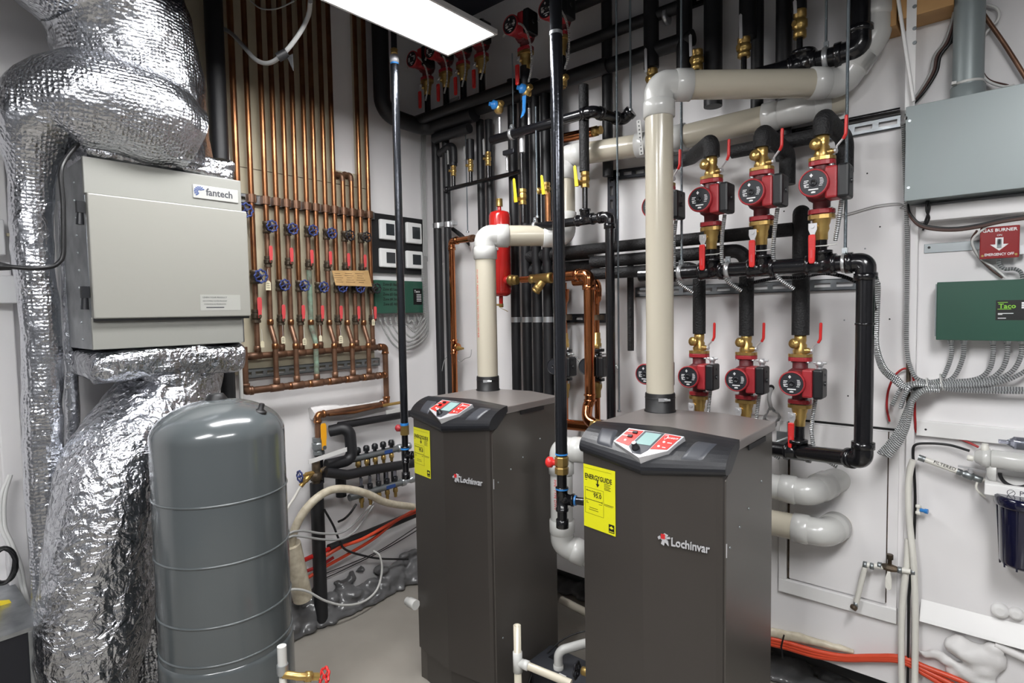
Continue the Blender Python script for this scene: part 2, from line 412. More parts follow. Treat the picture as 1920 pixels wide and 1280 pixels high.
    b=MB(); b.lathe(Q(-.022,.030,.009),nn,[(.011,0),(.0105,.006),(.0075,.007),(.007,.019),(.0055,.020)]); b.build('dial','black_plastic',pl)
    b=MB(); b.lathe(Q(-.022,.030,.029),nn,[(.006,0),(.006,.0012)]); b.build('dial_cap','silver_plastic',pl)
    for a,c in ((-.050,.088),(-.058,.071)):
        b=MB(); b.box(Q(a,c,.011),(.013,.008,.004),Matrix((rt,up,nn)).transposed()); b.build('switch','black_plastic',pl)
    for a,c in ((-.066,.055),(.036,.050),(.044,.068)):
        b=MB(); b.lathe(Q(a,c,.009),nn,[(.0035,0),(.0035,.0012)]); b.build('button','white_ink',pl)
    for a,c,wd in ((-.078,.090,.018),(-.083,.073,.016),(.054,.067,.012),(.047,.048,.009)):
        b=MB(); b.box(Q(a+wd/2,c,.0096),(wd,.0022,.0006),Matrix((rt,up,nn)).transposed()); b.build('printed_line','white_ink',pl)
    b=text('KNIGHT',Q(.047,.083,.0094),rt,up,.008,'white_ink',None); b.build('panel_lettering','white_ink',pl)
    b=MB(); b.prism([Q(.037,.093,.0093),Q(.046,.093,.0093),Q(.045,.083,.0093),Q(.0405,.079,.0093)],nn*.0006); b.build('shield_mark','red_ink',pl)
    b=MB(); b.prism([Q(.0365,.0945,.0092),Q(.0475,.0945,.0092),Q(.0460,.082,.0092),Q(.0405,.077,.0092)],nn*.0005); b.build('shield_outline','white_ink',pl)
    # raised side pads of the console
    for sx in (-1,1):
        b=MB(); n=8; g=[]
        for i in range(n+1):
            for j in range(n+1):
                x=sx*(.115+.06*i/n - (.018*(1-j/n))); u=.42+.40*j/n; g.append(S(x,u,.003 if 0<i<n and 0<j<n else -.002))
        b.add(g,[(i*(n+1)+j,(i+1)*(n+1)+j,(i+1)*(n+1)+j+1,i*(n+1)+j+1) for i in range(n) for j in range(n)],True); b.build('console_pad','grey_plastic',t)
    # energy label on left facet
    fr=V((1,-.155,0)).normalized(); fn=fr.cross(V((0,0,1)))
    o=V((-W+.004,-.0006,.845))+fn*.0012; up3=V((0,0,1))
    def E_(a,c,h=0): return o+fr*a+up3*c+fn*h
    lw,lh=.118,.185
    b=MB(); b.prism([E_(0,0),E_(lw,0),E_(lw,lh),E_(0,lh)],fn*.0006); lab=b.build('energy_label','yellow',t)
    lab['label']='bright yellow energy rating label'
    b=text('ENERGYGUIDE',E_(.005,lh-.040,.0008),fr,up3,.0195,'ink',None,bold=.02,sx=.78,ext=.0003); 
    b.build('label_heading','ink',lab)
    b=MB(); bx=lambda a0,a1,c0,c1: b.prism([E_(a0,c0,.0007),E_(a1,c0,.0007),E_(a1,c1,.0007),E_(a0,c1,.0007)],fn*.0003)
    bx(.052,.056,lh-.052,lh-.038); b.prism([E_(.047,lh-.050,.0007),E_(.061,lh-.050,.0007),E_(.054,lh-.060,.0007)],fn*.0003)
    b.build('label_arrow','ink',lab)
    b=MB()
    for a0,a1,c in ((.006,.076,.118),(.006,.076,.042)): bx(a0,a1,c,c+.0006)
    bx(.006,.0066,.042,.118); bx(.0754,.076,.042,.118)
    bx(.008,.072,.083,.0845); bx(.008,.009,.080,.0875); bx(.070,.071,.080,.0875); bx(.003,.105,lh-.010,lh-.0096)
    for k,c in enumerate((.140,.136,.132,.128,.124)): bx(.078,.078+.024-.004*(k%2),c,c+.0013)
    bx(.078,.112,.082,.0832); bx(.078,.108,.0785,.0795)
    for a,c,w_ in ((.010,.076,.006),(.010,.072,.009),(.058,.076,.012),(.022,.060,.032),(.020,.054,.036),(.006,lh-.034-.012,.008)): bx(a,a+w_,c,c+.0013)
    b.build('label_rules','ink',lab)
    text('95.0',E_(.038,.094,.0008),fr,up3,.0175,'ink',lab,'label_number',bold=.02,ext=.0003)
    text('Efficiency Rating (AFUE)',E_(.010,.108,.0008),fr,up3,.0058,'ink',lab,'label_small_print',ext=.0002)
    b=MB(); bx(.094,.114,.006,.030); b.build('star_block','ink',lab)
    b=MB(); 
    b.prism([E_(.096,.020,.0011),E_(.104,.026,.0011),E_(.112,.020,.0011),E_(.104,.017,.0011)],fn*.0003); bx=lambda a0,a1,c0,c1: b.prism([E_(a0,c0,.0011),E_(a1,c0,.0011),E_(a1,c1,.0011),E_(a0,c1,.0011)],fn*.0003); bx(.096,.112,.009,.0105)
    b.build('star_mark','yellow',lab)
    # badge on right facet
    gr=V((1,.155,0)).normalized(); gn=gr.cross(up3); o2=V((0,R,.865))+gn*.001
    def G(a,c,h=0): return o2+gr*a+up3*c+gn*h
    bd=text('Lochinvar',G(.078,0,.005),gr,up3,.030,'silver_plastic',None,bold=.012,ext=.0022,sx=.82).build('badge_lettering','silver_plastic',t)
    b=MB()
    for poly in ([(.052,.0),(.060,-.004),(.062,.006),(.072,-.003),(.070,.010),(.064,.016),(.070,.024),(.060,.028),(.054,.022),(.048,.014),(.055,.010)],
                 [(.046,.010),(.052,.014),(.048,.020),(.043,.016)],[(.066,.014),(.076,.017),(.074,.021),(.066,.019)]):
        b.prism([G(a,c,.001) for a,c in poly],gn*.005)
    cr=b.build('badge_crest','silver_plastic',t)
    b=MB(); b.prism([G(.052,.014,.0062),G(.063,.014,.0062),G(.063,.027,.0062),G(.052,.027,.0062)],gn*.001); b.build('crest_shield','red_ink',cr)
    # side screws
    for y,z in ((.035,.873),(.105,.905),(.175,.935),(.28,.985),(.045,.30)):
        b=MB(); b.lathe((W-.002,y,z),(1,0,0),[(.004,0),(.0038,.0015),(.002,.0028)],10); b.build('screw','zinc_dull',t)
    b=MB(); b.bb((W-.004,.0095,.855),(W-.0005,.0125,.89)); b.build('door_clip','silver_plastic',t)
    # vent collar
    c=V((-.145,.368,1.138)); b=MB(); b.lathe(c,(0,0,1),[(.052,0),(.052,.004),(.049,.006),(.049,.058),(.0475,.062)],32); vc=b.build('vent_collar','black_rubber',t)
    b=MB(); b.torus(c+V((0,0,.046)),(0,0,1),.0493,.0012,40,6); b.build('clamp_band','black_plastic',vc)
    b=MB(); b.box(c+V((.030,-.041,.044)),(.028,.004,.011),Matrix.Rotation(.62,3,'Z')); b.cyl(c+V((.036,-.043,.044)),c+V((.050,-.030,.044)),.004,8); b.build('clamp_screw','steel',vc)
    return t
BR=boiler((-.7235,1.395,0),'nearer dark grey floor-standing boiler with a large legible yellow energy label')
BLo=dup(BR,(-1.562,1.45,0),0,'farther dark grey floor-standing boiler, between the grey tank and the nearer boiler')
# ================================================================ GREY PRESSURE TANK
TC=V((-1.828,.735,0)); TR=.187
tf=TC+V((TC.x,TC.y,0)).normalized()*-TR
zs=zat(tf,835); zt=zat(TC,748)
t=thing('pressure_tank','tall grey steel pressure tank with welded rings, in front of the foil ducts','tank',TC)
prof=[(TR*.98,.03),(TR,.05)]
rings=[zat(tf,y) for y in (1243,1172,1060,948)]
b=MB()
n=14
prof+= [(TR,zs)]+[(TR*math.cos(a),zs+(zt-zs)*math.sin(a)) for a in [PI/2*i/n for i in range(1,n)]]+[(.02,zt-.0005),(0,zt)]
pr2=[]
for r,h in prof: pr2.append((r,h))
b.lathe((TC.x,TC.y,0),(0,0,1),pr2,64); b.build('shell','tank_grey',t)
for z in rings:
    b=MB(); b.torus((TC.x,TC.y,z),(0,0,1),TR,.0035,72,8); b.build('weld_ring','tank_grey',t)
b=MB(); b.lathe((TC.x,TC.y,0),(0,0,1),[(TR+.004,0),(TR+.004,rings[0]-.035),(TR+.002,rings[0]-.02),(TR-.003,rings[0]-.018)],64); b.build('base_skirt','tank_grey',t)
p=at(TC,752); b=MB(); b.lathe((TC.x-.01,TC.y,zt-.008),(0,0,1),[(.032,0),(.030,.01),(.022,.022),(.020,.024)],24); b.build('top_cap','black_rubber',t)
q=TC+V((.115,.075,0)); zq=zs+(zt-zs)*math.sqrt(1-(.137/TR)**2)
b=MB(); b.lathe((q.x,q.y,zq-.006),(.25,.16,1),[(.019,0),(.019,.004),(.015,.007),(.0085,.009),(.008,.026),(.0065,.028)],18); b.build('air_valve_cap','black_rubber',t)
# ================================================================ FOIL DUCTS and VENTILATOR UNIT (left wall)
def wrinkle(b,amp,sc,seed=0,fold=0.,fs=3.):
    out=[]
    for p in b.v:
        q=p*sc+V((seed,0,0)); n=noise.noise_vector(q); 
        d=n*amp
        if fold: d+=noise.noise_vector(p*fs+V((0,seed,0)))*fold
        out.append(p+d)
    b.v=out; return b
def densify(pts,step=.012):
    out=[]
    for a,c in zip(pts[:-1],pts[1:]):
        k=max(1,int((c-a).length/step)); out+=[a.lerp(c,i/k) for i in range(k)]
    return out+[pts[-1]]
def duct(name,label,pts,r,m,rb=.3,flat=None,amp=.006,sc=14,fold=.012,seed=0,seg=72,cat='duct'):
    if rb<=0 and isinstance(r,list) and len(r)==len(pts):
        sp=spline(pts,10); rr=[]
        for i in range(len(pts)-1):
            for j in range(10): u=j/10; u=u*u*(3-2*u); rr.append(r[i]*(1-u)+r[i+1]*u)
        rr.append(r[-1]); P=[];R_=[]
        for i in range(len(sp)-1):
            k=max(1,int((sp[i+1]-sp[i]).length/.012))
            for j in range(k): P.append(sp[i].lerp(sp[i+1],j/k)); R_.append(rr[i]+(rr[i+1]-rr[i])*j/k)
        P.append(sp[-1]); R_.append(rr[-1])
        b=MB(); b.tube(P,R_,seg,flat=flat); wrinkle(b,amp,sc,seed,fold); o=b.build(name,m); tag(o,label,cat); return o
    b=MB(); P=densify(fillet(pts,rb,12) if rb>0 else spline(pts,10)); b.tube(P,r,seg,flat=flat); wrinkle(b,amp,sc,seed,fold)
    o=b.build(name,m); tag(o,label,cat); return o
duct('insulated_duct','big foil-wrapped elbow duct curving up from the top of the ventilator unit',[(-2.27,.70,2.00),(-2.27,.70,2.16),(-2.27,.69,2.34),(-2.24,.60,2.55),(-2.16,.36,2.66),(-2.05,0.02,2.70),(-1.9,-.4,2.72)],[.215,.205,.21,.215,.225,.22,.22],'foil_dimple',0,amp=.006,sc=20,fold=.03,seed=3,seg=96)
duct('insulated_duct','crinkled foil duct elbow bulging in front of the big duct above the ventilator unit',[(-2.22,.375,0.0),(-2.22,.378,.6),(-2.22,.382,1.3),(-2.22,.385,1.85),(-2.20,.41,2.08),(-2.16,.52,2.14),(-2.14,.68,2.13),(-2.16,.80,2.09)],[.05,.05,.05,.055,.115,.155,.155,.12],'foil_dimple',0,amp=.004,sc=24,fold=.012,seed=9,seg=80)
# collar band between duct and unit
def softbox(a,c,bev,m,name,label=None,amp=.004,seed=1,cat='duct wrap',div=26):
    bm=bmesh.new(); bmesh.ops.create_cube(bm,size=1); bmesh.ops.subdivide_edges(bm,edges=bm.edges,cuts=div,use_grid_fill=True)
    cen=(V(a)+V(c))/2; d=V(c)-V(a)
    for v in bm.verts:
        p=v.co.copy()
        # round corners
        q=V([max(-.5+bev/abs(d[i]),min(.5-bev/abs(d[i]),p[i])) for i in range(3)]); e=V([(p[i]-q[i])*abs(d[i]) for i in range(3)])
        if e.length>1e-6: e=e.normalized()*bev
        v.co=cen+V([q[i]*d[i] for i in range(3)])+e
        v.co+=noise.noise_vector(v.co*22+V((seed,0,0)))*amp+noise.noise_vector(v.co*7)*amp
    me=bpy.data.meshes.new(name); bm.to_mesh(me); bm.free()
    for p in me.polygons: p.use_smooth=True
    me.materials.append(MAT[m]); o=bpy.data.objects.new(name,me); COL.objects.link(o); o['_o']=(0,0,0)
    if label: tag(o,label,cat)
    return o
HX=XL+.42; HY0=.495; HY1=.962; HZ0=1.383; HZ1=1.968
softbox((-2.52,HY0+.01,HZ1),(HX+.0,HY1-.01,HZ1+.075),.02,'foil_wrinkle','foil_collar','silver foil tape collar on top of the ventilator unit',.007)
softbox((-2.50,HY0+.0,HZ0-.105),(HX-.005,HY1+.0,HZ0-.002),.035,'foil_wrinkle','foil_collar','silver foil tape collar sealing the duct under the ventilator unit',.012,5)
t=thing('ventilator_unit','light grey wall-mounted ventilator unit between foil ducts','ventilator',((HX+XL)/2,(HY0+HY1)/2,HZ0))
b=MB(); b.bb((XL+.01,HY0,HZ0),(HX-.02,HY1,HZ1)); b.build('casing','galv',t,bevel=.003)
def lz(px,py): return L(px,py,.42).z
zA=lz(163,362); zB=lz(170,598)
b=MB(); b.bb((HX-.02,HY0-.004,zA),(HX,HY1,HZ1)); b.build('upper_panel','hrv_grey',t,bevel=.003)
b=MB(); b.bb((HX-.02,HY0-.002,HZ0),(HX-.008,HY1-.01,zB+.004)); b.build('lower_panel','hrv_grey',t,bevel=.002)
b=MB(); b.bb((HX-.018,HY0+.0,zB),(HX+.012,HY1+.012,zA)); b.build('door','hrv_front',t,bevel=.004)
b=MB(); b.bb((HX-.006,HY0+.002,zB-.007),(HX+.006,HY1+.008,zB)); b.build('door_edge','black_rubber',t)
for zz in (lz(160,398),lz(165,558)):
    b=MB(); b.bb((HX-.03,HY0-.022,zz),(HX-.008,HY0-.002,zz+.035)); b.tube([(HX-.019,HY0-.013,zz+.002),(HX-.019,HY0-.015,zz-.035)],[.009,.011],12); b.build('latch','black_plastic',t)
# badge
p=L(360,357,.42); z0=p.z-.024; y0=L(361,357,.42).y; y1=L(446,372,.42).y
b=MB(); b.bb((HX,y0,z0),(HX+.004,y1,z0+.046)); bg=b.build('badge','badge_white',t,bevel=.002)
text('fantech',(HX+.0043,y0+.042,z0+.014),(0,1,0),(0,0,1),.034,'grey_plastic',bg,'badge_lettering',bold=.015,ext=.0004,sx=.86*(y1-y0-.05)/.087*.9)
b=MB(); c=V((HX+.0045,y0+.021,z0+.023))
for k in range(9):
    for j in range(3):
        a=k*.42+.6+j*.12; r=.016-.0045*j; b.lathe(c+V((0,math.cos(a)*r,math.sin(a)*r)),(1,0,0),[(.0023-.0004*j,0),(.0023-.0004*j,.0008)],8)
b.build('badge_swirl','blue_ink',bg)
# sticker
ya=L(375,566,.43).y; yb=L(450,566,.43).y; z0=L(375,582,.432).z; z1=L(375,552,.432).z; X=HX+.0125
b=MB(); b.bb((X-.0004,ya,z0),(X,yb,z1)); st=b.build('sticker','hrv_sticker',t)
W_=yb-ya; Hh=z1-z0
for s,zf,sz in (('LEARN YOUR PRODUCT',.78,.0078),('DECOUVREZ VOTRE PRODUIT',.56,.0062),('CONOZCA SU PRODUCTO',.36,.0062)):
    text(s,(X+.0003,ya+W_*.36,z0+Hh*zf),(0,1,0),(0,0,1),sz,'grey_plastic',st,'sticker_text',align='CENTER',ext=.0001,sx=.95)
b=MB(); b.bb((X,ya+W_*.14,z0+Hh*.16),(X+.0004,ya+W_*.58,z0+Hh*.22)); b.build('sticker_rule','grey_plastic',st)
# screws on left side
b=MB()
for zz in [HZ0+.03+.055*i for i in range(10)]: b.sph((HX-.12+random.uniform(-.01,.01),HY0-.001,zz),.004,seg=8,rings=5)
b.build('side_screws','zinc',t)
# lower ducts
duct('insulated_duct','fat foil duct sagging from under the ventilator unit down to the floor at the left',[(-2.29,.78,1.30),(-2.29,.76,1.20),(-2.24,.66,1.10),(-2.14,.53,1.00),(-2.11,.475,.80),(-2.11,.465,.55),(-2.09,.435,.30),(-2.07,.40,.0)],[.17,.17,.165,.145,.15,.15,.12,.075],'foil_wrinkle',0,amp=.008,sc=20,fold=.035,seed=14,seg=96)
duct('insulated_duct','dimpled foil duct standing in shadow just left of the grey tank',[(-2.30,.665,0),(-2.30,.665,.6),(-2.30,.665,1.15)],.125,'foil_dimple',0,amp=.003,sc=12,fold=.006,seed=2)
duct('insulated_duct','slim foil-wrapped pipe beside the left edge of the ventilator unit',[L(136,930,.10),L(129,560,.10),L(124,380,.10)],.022,'foil_smooth',0,amp=.002,sc=14,fold=.004,seed=4,seg=32)
# ================================================================ helpers for fittings
def strut(name,label,A,Bp,n,h=.041,dep=.02,m='galv',pitch=.05,cat='channel'):
    A=V(A);Bp=V(Bp); d=(Bp-A); Ln=d.length; d.normalize(); n=V(n).normalized(); up=n.cross(d)
    if up.z<0: up=-up
    R=Matrix((d,n,up)).transposed(); b=MB(); th=.0025
    def bx(u0,u1,z0,z1,n0,n1): b.box(A+d*(u0+u1)/2+up*(z0+z1)/2+n*(n0+n1)/2,(u1-u0,abs(n1-n0),z1-z0),R)
    bx(0,Ln,h/2-.013,h/2,dep-th,dep); bx(0,Ln,-h/2,-h/2+.013,dep-th,dep)
    bx(0,Ln,h/2-th,h/2,0,dep); bx(0,Ln,-h/2,-h/2+th,0,dep)
    k=max(1,int(Ln/pitch)); 
    for i in range(k+1):
        c=Ln*i/k; bx(max(0,c-.009),min(Ln,c+.009),-h/2+.013,h/2-.013,dep-th,dep)
    o=b.build(name,m)
    tag(o,label,cat); return o
def pipe(name,label,pts,r,m,rb=.03,seg=16,cat='pipe',group=None,rings=None,ringm=None,parent=None,n=8):
    """a run of pipe; rings = [(point,axis,radius,len)] become couplings"""
    b=MB(); b.tube(pts,r,seg,rb,n=n); o=b.build(name,m,parent)
    if parent is None: tag(o,label,cat,group)
    if rings:
        for q in rings:
            p,ax,rr,ln=q[:4]; b=MB(); ax=V(ax).normalized(); p=V(p); e=min(.004,ln*.2)
            b.lathe(p-ax*ln/2,ax,[(rr-.001,0),(rr+.0015,0),(rr+.0015,e),(rr,e+.001),(rr,ln-e-.001),(rr+.0015,ln-e),(rr+.0015,ln),(rr-.001,ln)],seg)
            b.build(q[4] if len(q)>4 else 'coupling',ringm or m,o)
    return o
def elbow(parent,P,d1,d2,r,R,m,name='elbow',hub=None,seg=20):
    """threaded/soldered elbow at corner P joining unit directions d1,d2"""
    P=V(P);d1=V(d1).normalized();d2=V(d2).normalized(); b=MB()
    b.tube([P+d1*(R+.002),P,P+d2*(R+.002)],r,seg,R)
    hl=hub or r*.55
    for d in (d1,d2): b.lathe(P+d*(R-.002),d,[(r*.98,0),(r*1.14,.001),(r*1.14,hl),(r*.9,hl+.001)],seg)
    return b.build(name,m,parent)
def tee(parent,P,ax,d,r,ln,m,name='tee',seg=18):
    P=V(P);ax=V(ax).normalized();d=V(d).normalized(); b=MB()
    b.lathe(P-ax*ln/2,ax,[(r*.9,0),(r*1.15,.001),(r*1.15,r*.5),(r*1.02,r*.55),(r*1.02,ln-r*.55),(r*1.15,ln-r*.5),(r*1.15,ln-.001),(r*.9,ln)],seg)
    b.lathe(P,d,[(r,0),(r,ln/2-r*.4),(r*1.15,ln/2-r*.38),(r*1.15,ln/2),(r*.8,ln/2+.001)],seg)
    return b.build(name,m,parent)
def graft(proto,parent,loc,rot=None,scale=1.):
    c=proto.copy(); COL.objects.link(c); c.parent=parent; off=V(parent['_o'])
    c.location=V(loc)-off; c['_o']=tuple(V(loc))
    if rot is not None: c.rotation_euler=rot
    c.scale=(scale,)*3
    def rec(a,b_):
        for ch in list(a.children):
            q=ch.copy(); COL.objects.link(q); q.parent=b_; rec(ch,q)
    rec(proto,c); return c
PROTO=[]
def wheel_mb(c,ax,R,lobes=8):
    b=MB(); c=V(c); ax=V(ax).normalized(); ref=V((0,0,1)); u=ax.cross(ref).normalized(); w_=ax.cross(u)
    pts=[c+(u*math.cos(a)+w_*math.sin(a))*(R*(1+.10*math.cos(lobes*a))) for a in [2*PI*i/48 for i in range(49)]]
    b.tube(pts,R*.17,6,caps=False)
    for k in range(4):
        a=PI/2*k+.4; d=(u*math.cos(a)+w_*math.sin(a)); b.cyl(c+d*R*.15,c+d*R*.95,R*.10,6)
    b.lathe(c-ax*R*.15,ax,[(R*.28,0),(R*.28,R*.35),(R*.14,R*.4),(R*.14,R*.55)],8)
    return b
def gate_valve_proto(body,wheelm,s=1.):
    b=MB(); b.lathe((0,0,-.026*s),(0,0,1),[(.014*s,0),(.017*s,.001),(.017*s,.012*s),(.0145*s,.014*s),(.0165*s,.026*s),(.0145*s,.038*s),(.017*s,.040*s),(.017*s,.051*s),(.014*s,.052*s)],14)
    b.lathe((0,0,0),(1,0,0),[(.013*s,.004),(.014*s,.020*s),(.016*s,.021*s),(.016*s,.028*s),(.009*s,.030*s),(.008*s,.040*s),(.004*s,.041*s),(.004*s,.058*s)],12)
    o=b.build('gate_valve',body); w_=wheel_mb((.050*s,0,0),(1,0,0),.0225*s).build('handwheel',wheelm,o); PROTO.append(o); return o
def ball_valve_proto(body,lev,s=1.,name='ball_valve'):
    b=MB(); b.lathe((0,0,-.024*s),(0,0,1),[(.0135*s,0),(.0165*s,.001),(.0165*s,.010*s),(.014*s,.012*s),(.0185*s,.018*s),(.0185*s,.032*s),(.014*s,.037*s),(.0165*s,.038*s),(.0165*s,.048*s),(.0135*s,.049*s)],8,False)
    b.lathe((0,0,0),(1,0,0),[(.008*s,.01*s),(.008*s,.024*s),(.006*s,.026*s),(.006*s,.033*s)],8)
    o=b.build(name,body)
    l=MB(); l.prism([V((.028*s,y*s,z*s)) for y,z in ((-.006,-.006),(.006,-.006),(.007,.02),(.0085,.026),(.0085,.062),(.005,.068),(-.005,.068),(-.0085,.062),(-.0085,.026),(-.007,.02))],(.003*s,0,0))
    l.build('lever',lev,o,bevel=.001); PROTO.append(o); return o
GV=gate_valve_proto('bronze_old','blue_wheel'); GVk=gate_valve_proto('bronze_old','black_wheel')
BV=ball_valve_proto('bronze_old','lever_pink')
# ================================================================ LEFT WALL: board, copper risers, headers
OFF=.05
def Ly(px,py,off): p=L(px,py,off); return p
# painted backing board with a notch (white wall shows through)
bt=.016
def lp(px,py): return L(px,py,bt)
yA=lp(414,330).y; yN0=lp(629,330).y; yN1=lp(665,200).y; yE=lp(694,400).y; zb=lp(560,672).z-.02; zN0=lp(645,322).z
b=MB(); b.bb((XL,yA-.25,zb-.03),(XL+bt,yN0,CEIL-.02)); b.bb((XL,yN0,zb-.03),(XL+bt,yE,zN0)); b.bb((XL,yN1,zN0),(XL+bt,yE,CEIL-.02))
tag(b.build('backing_board','cream'),'cream-painted plywood board on the left wall behind the copper pipes','board')
b=MB(); zs_=lp(500,322).z; b.bb((XL+bt,yA-.25,zs_),(XL+bt+.0012,yE,zs_+.003)); struct('trim_1',b,'bronze_old')
z1=L(560,384+2,.03).z
strut('strut_channel','slotted metal channel the copper risers are clamped to, under the plywood seam',(XL+bt,L(440,380,.03).y-.1,z1),(XL+bt,L(701,402,.03).y,z1),(1,0,0))
z2=L(580,690,.03).z
strut('strut_channel','slotted metal channel behind the drops between the two copper manifold pipes',(XL+bt,L(452,697,.03).y,z2),(XL+bt,L(711,677,.03).y,z2),(1,0,0),m='zinc_dull')
ordn=['first','second','third','fourth','fifth','sixth','seventh']
def ringlist(b,x,y,z,r,ln=.03): b.lathe((x,y,z-ln/2),(0,0,1),[(r,0),(r+.002,.001),(r+.002,ln-.001),(r,ln)],14)
def zr(x,y,py): return zat((x,y),py)
CLZ=z1
HZ_up=L(590,659,OFF).z; HZ_lo=L(590,718,.085).z
def riser(px,ytop,kind,wheel_py,lev_py,label,mm='copper',old=False,tall=True):
    """kind: up (drops to lower header) or low (ends on upper header)"""
    p=L(px,wheel_py,OFF); x,y=p.x,p.y
    t=thing('copper_riser',label,'pipe',(x,y,HZ_up),group='copper heating risers on the cream board')
    ztop=2.98 if tall else zr(x,y,ytop); zg=zr(x,y,wheel_py-2); zbv=zr(x,y,lev_py)
    b=MB(); b.tube([(x,y,ztop),(x,y,zg)],.0115,14); b.build('upper_pipe',mm,t)
    if kind=='up':
        zj=zr(x,y,612); zk=zr(x,y,640); X2=XL+.085
        b=MB(); b.tube([(x,y,zbv),(x,y,zj),(X2,y,zk),(X2,y,HZ_lo+.03),(X2,y,HZ_lo)],.0115,14,.02)
        o=b.build('drop_pipe','copper_old' if not old else 'verdigris',t)
        b=MB(); ringlist(b,x,y,zj+.02,.012,.024); b.build('elbow_collar','copper',o); b=MB(); ringlist(b,X2,y,zk-.02,.012,.024); b.build('elbow_collar','copper',o)
        b=MB(); ringlist(b,X2,y,HZ_lo+.03,.0125,.026); b.build('tee_collar','copper_old',o)
    else:
        b=MB(); b.tube([(x,y,zbv),(x,y,HZ_up)],.0115,14); o=b.build('drop_pipe','copper_old',t)
        b=MB(); ringlist(b,x,y,HZ_up+.03,.0125,.026); b.build('tee_collar','copper_old',o)
    b=MB(); b.tube([(x,y,zg),(x,y,zbv)],.0115,14); b.build('middle_pipe','copper_old',t)
    b=MB(); b.bb((x-.022,y-.017,CLZ-.018),(x+.012,y+.017,CLZ+.018)); b.lathe((x,y,CLZ-.018),(0,0,1),[(.0165,0),(.0165,.036)],14); b.build('pipe_clamp','copper_old',t,bevel=.002)
    return t,x,y,zg,zbv
UP=[(500,428,488),(539,433,491),(577,436,494),(612,441,496),(646,445,499),(677,448,501)]
LOW=[(477.5,521,590),(524,537,597),(561,538,597),(597,541,597),(632,541,597),(665,542,597),(696,543,597)]
for i,(px,wy,ly) in enumerate(UP):
    blk=i>=4
    tl=[ 'copper riser with the leftmost blue wheel valve in the upper valve row','copper riser with the second blue wheel from the left in the upper row','copper riser whose lower drop is crusted green, under the third upper wheel','copper riser with the rightmost blue wheel in the upper valve row','short copper riser bending out of the wall, left black wheel in upper row','copper riser with the rightmost black wheel valve in the upper row'][i]
    t,x,y,zg,zb_=riser(px,0 if i!=4 else 332,'up',wy,ly,tl,old=(i==2),tall=(i!=4))
    if i==4:
        b=MB(); z=zr(x,y,332); b.tube([(XL+bt,y-.012,z+.012),(x,y-.004,z+.012),(x,y,z-.02)],.013,14,.018); b.lathe((XL+bt,y-.012,z+.012),(1,0,0),[(.02,0),(.018,.006)],14); b.build('wall_elbow','copper_old',t)
    graft(GVk if blk else GV,t,(x,y,zg)); v=graft(BV,t,(x,y,zb_-.006))
for i,(px,wy,ly) in enumerate(LOW):
    tl=['thick copper riser nearest the ventilator unit, with the leftmost lower blue wheel','copper riser with the second blue wheel from the left in the lower row','copper riser with the third blue wheel from the left in the lower row','copper riser with the blue wheel just left of the cardboard sheet','copper riser with the blue wheel under the left half of the cardboard','short copper riser bending out of the wall, blue wheel under right edge of the cardboard','rightmost copper riser, beside the green box, with a black wheel in the lower row'][i]
    t,x,y,zg,zb_=riser(px,0 if i!=5 else 332,'low',wy,ly,tl,tall=(i!=5))
    if i==5:
        b=MB(); z=zr(x,y,332); b.tube([(XL+bt,y-.012,z+.012),(x,y-.004,z+.012),(x,y,z-.02)],.013,14,.018); b.lathe((XL+bt,y-.012,z+.012),(1,0,0),[(.02,0),(.018,.006)],14); b.build('wall_elbow','copper_old',t)
    graft(GVk if i==6 else GV,t,(x,y,zg),scale=1.15 if i==0 else 1.); graft(BV,t,(x,y,zb_-.006),scale=1.2 if i==0 else 1.)
# the leftmost riser behind the ventilator unit
p=L(442,280,OFF); t=thing('copper_riser','copper riser disappearing behind the right edge of the ventilator unit','pipe',(p.x,p.y,1.7))
b=MB(); b.tube([(p.x,p.y,2.98),(p.x,p.y,1.68)],.013,14); b.build('upper_pipe','copper',t); graft(GV,t,(p.x+.0,p.y+.005,zat(p,397)),scale=1.2)
# paper tags hanging from the valves
for i,(px,py,s) in enumerate([(503,535,1.3),(492,645,.9),(531,637,1),(571,640,1),(601,634,.9),(639,636,1.2),(700,604,1)]):
    p=L(px,py,OFF+.035); t=thing('paper_tag','small cream paper tag on a string, '+['by the leftmost lower blue wheel','below the leftmost lower lever','left of the second drop pipe','left of the green crusted drop','right of the green crusted drop','with dark writing near the middle of the manifold','at the rightmost valve beside the green box'][i],'tag',p)
    h=.016*s; b=MB(); b.prism([p+V((0,-.009*s,-h)),p+V((0,.009*s,-h)),p+V((0,.009*s,h*.6)),p+V((0,.003*s,h)),p+V((0,-.003*s,h)),p+V((0,-.009*s,h*.6))],(.0008,0,0)); b.build('card','tag_paper',t)
    b=MB(); b.tube([p+V((0,0,h)),p+V((-.006,.002,h+.05))],.0007,5); b.build('string','wire_white',t)
    if s>=1:
        b=MB()
        for k in range(3): b.bb(p+V((.0008,-.006*s,h*.35-k*h*.45)),p+V((.0013,.005*s,h*.35-k*h*.45+.002)))
        b.build('writing','ink',t)
# cardboard sheet tucked behind wheels
c=[L(622,507,.085),L(690,507,.085),L(697,537,.105),L(629,535,.105)]
b=MB(); b.prism(c,(.003,0,0)); o=b.build('cardboard_sheet','cardboard'); tag(o,'piece of brown cardboard tucked behind the lower wheel valves','cardboard')
b=MB()
for r_ in range(5):
    for k in range(3):
        a=c[0].lerp(c[1],.12+.3*k); d=c[3].lerp(c[2],.12+.3*k); q=a.lerp(d,.2+.14*r_); b.box(q+V((.0035,.0,0)),(.0006,.03+.01*((r_+k)%3),.0016))
b.build('pencil_writing','wire_brown',o)
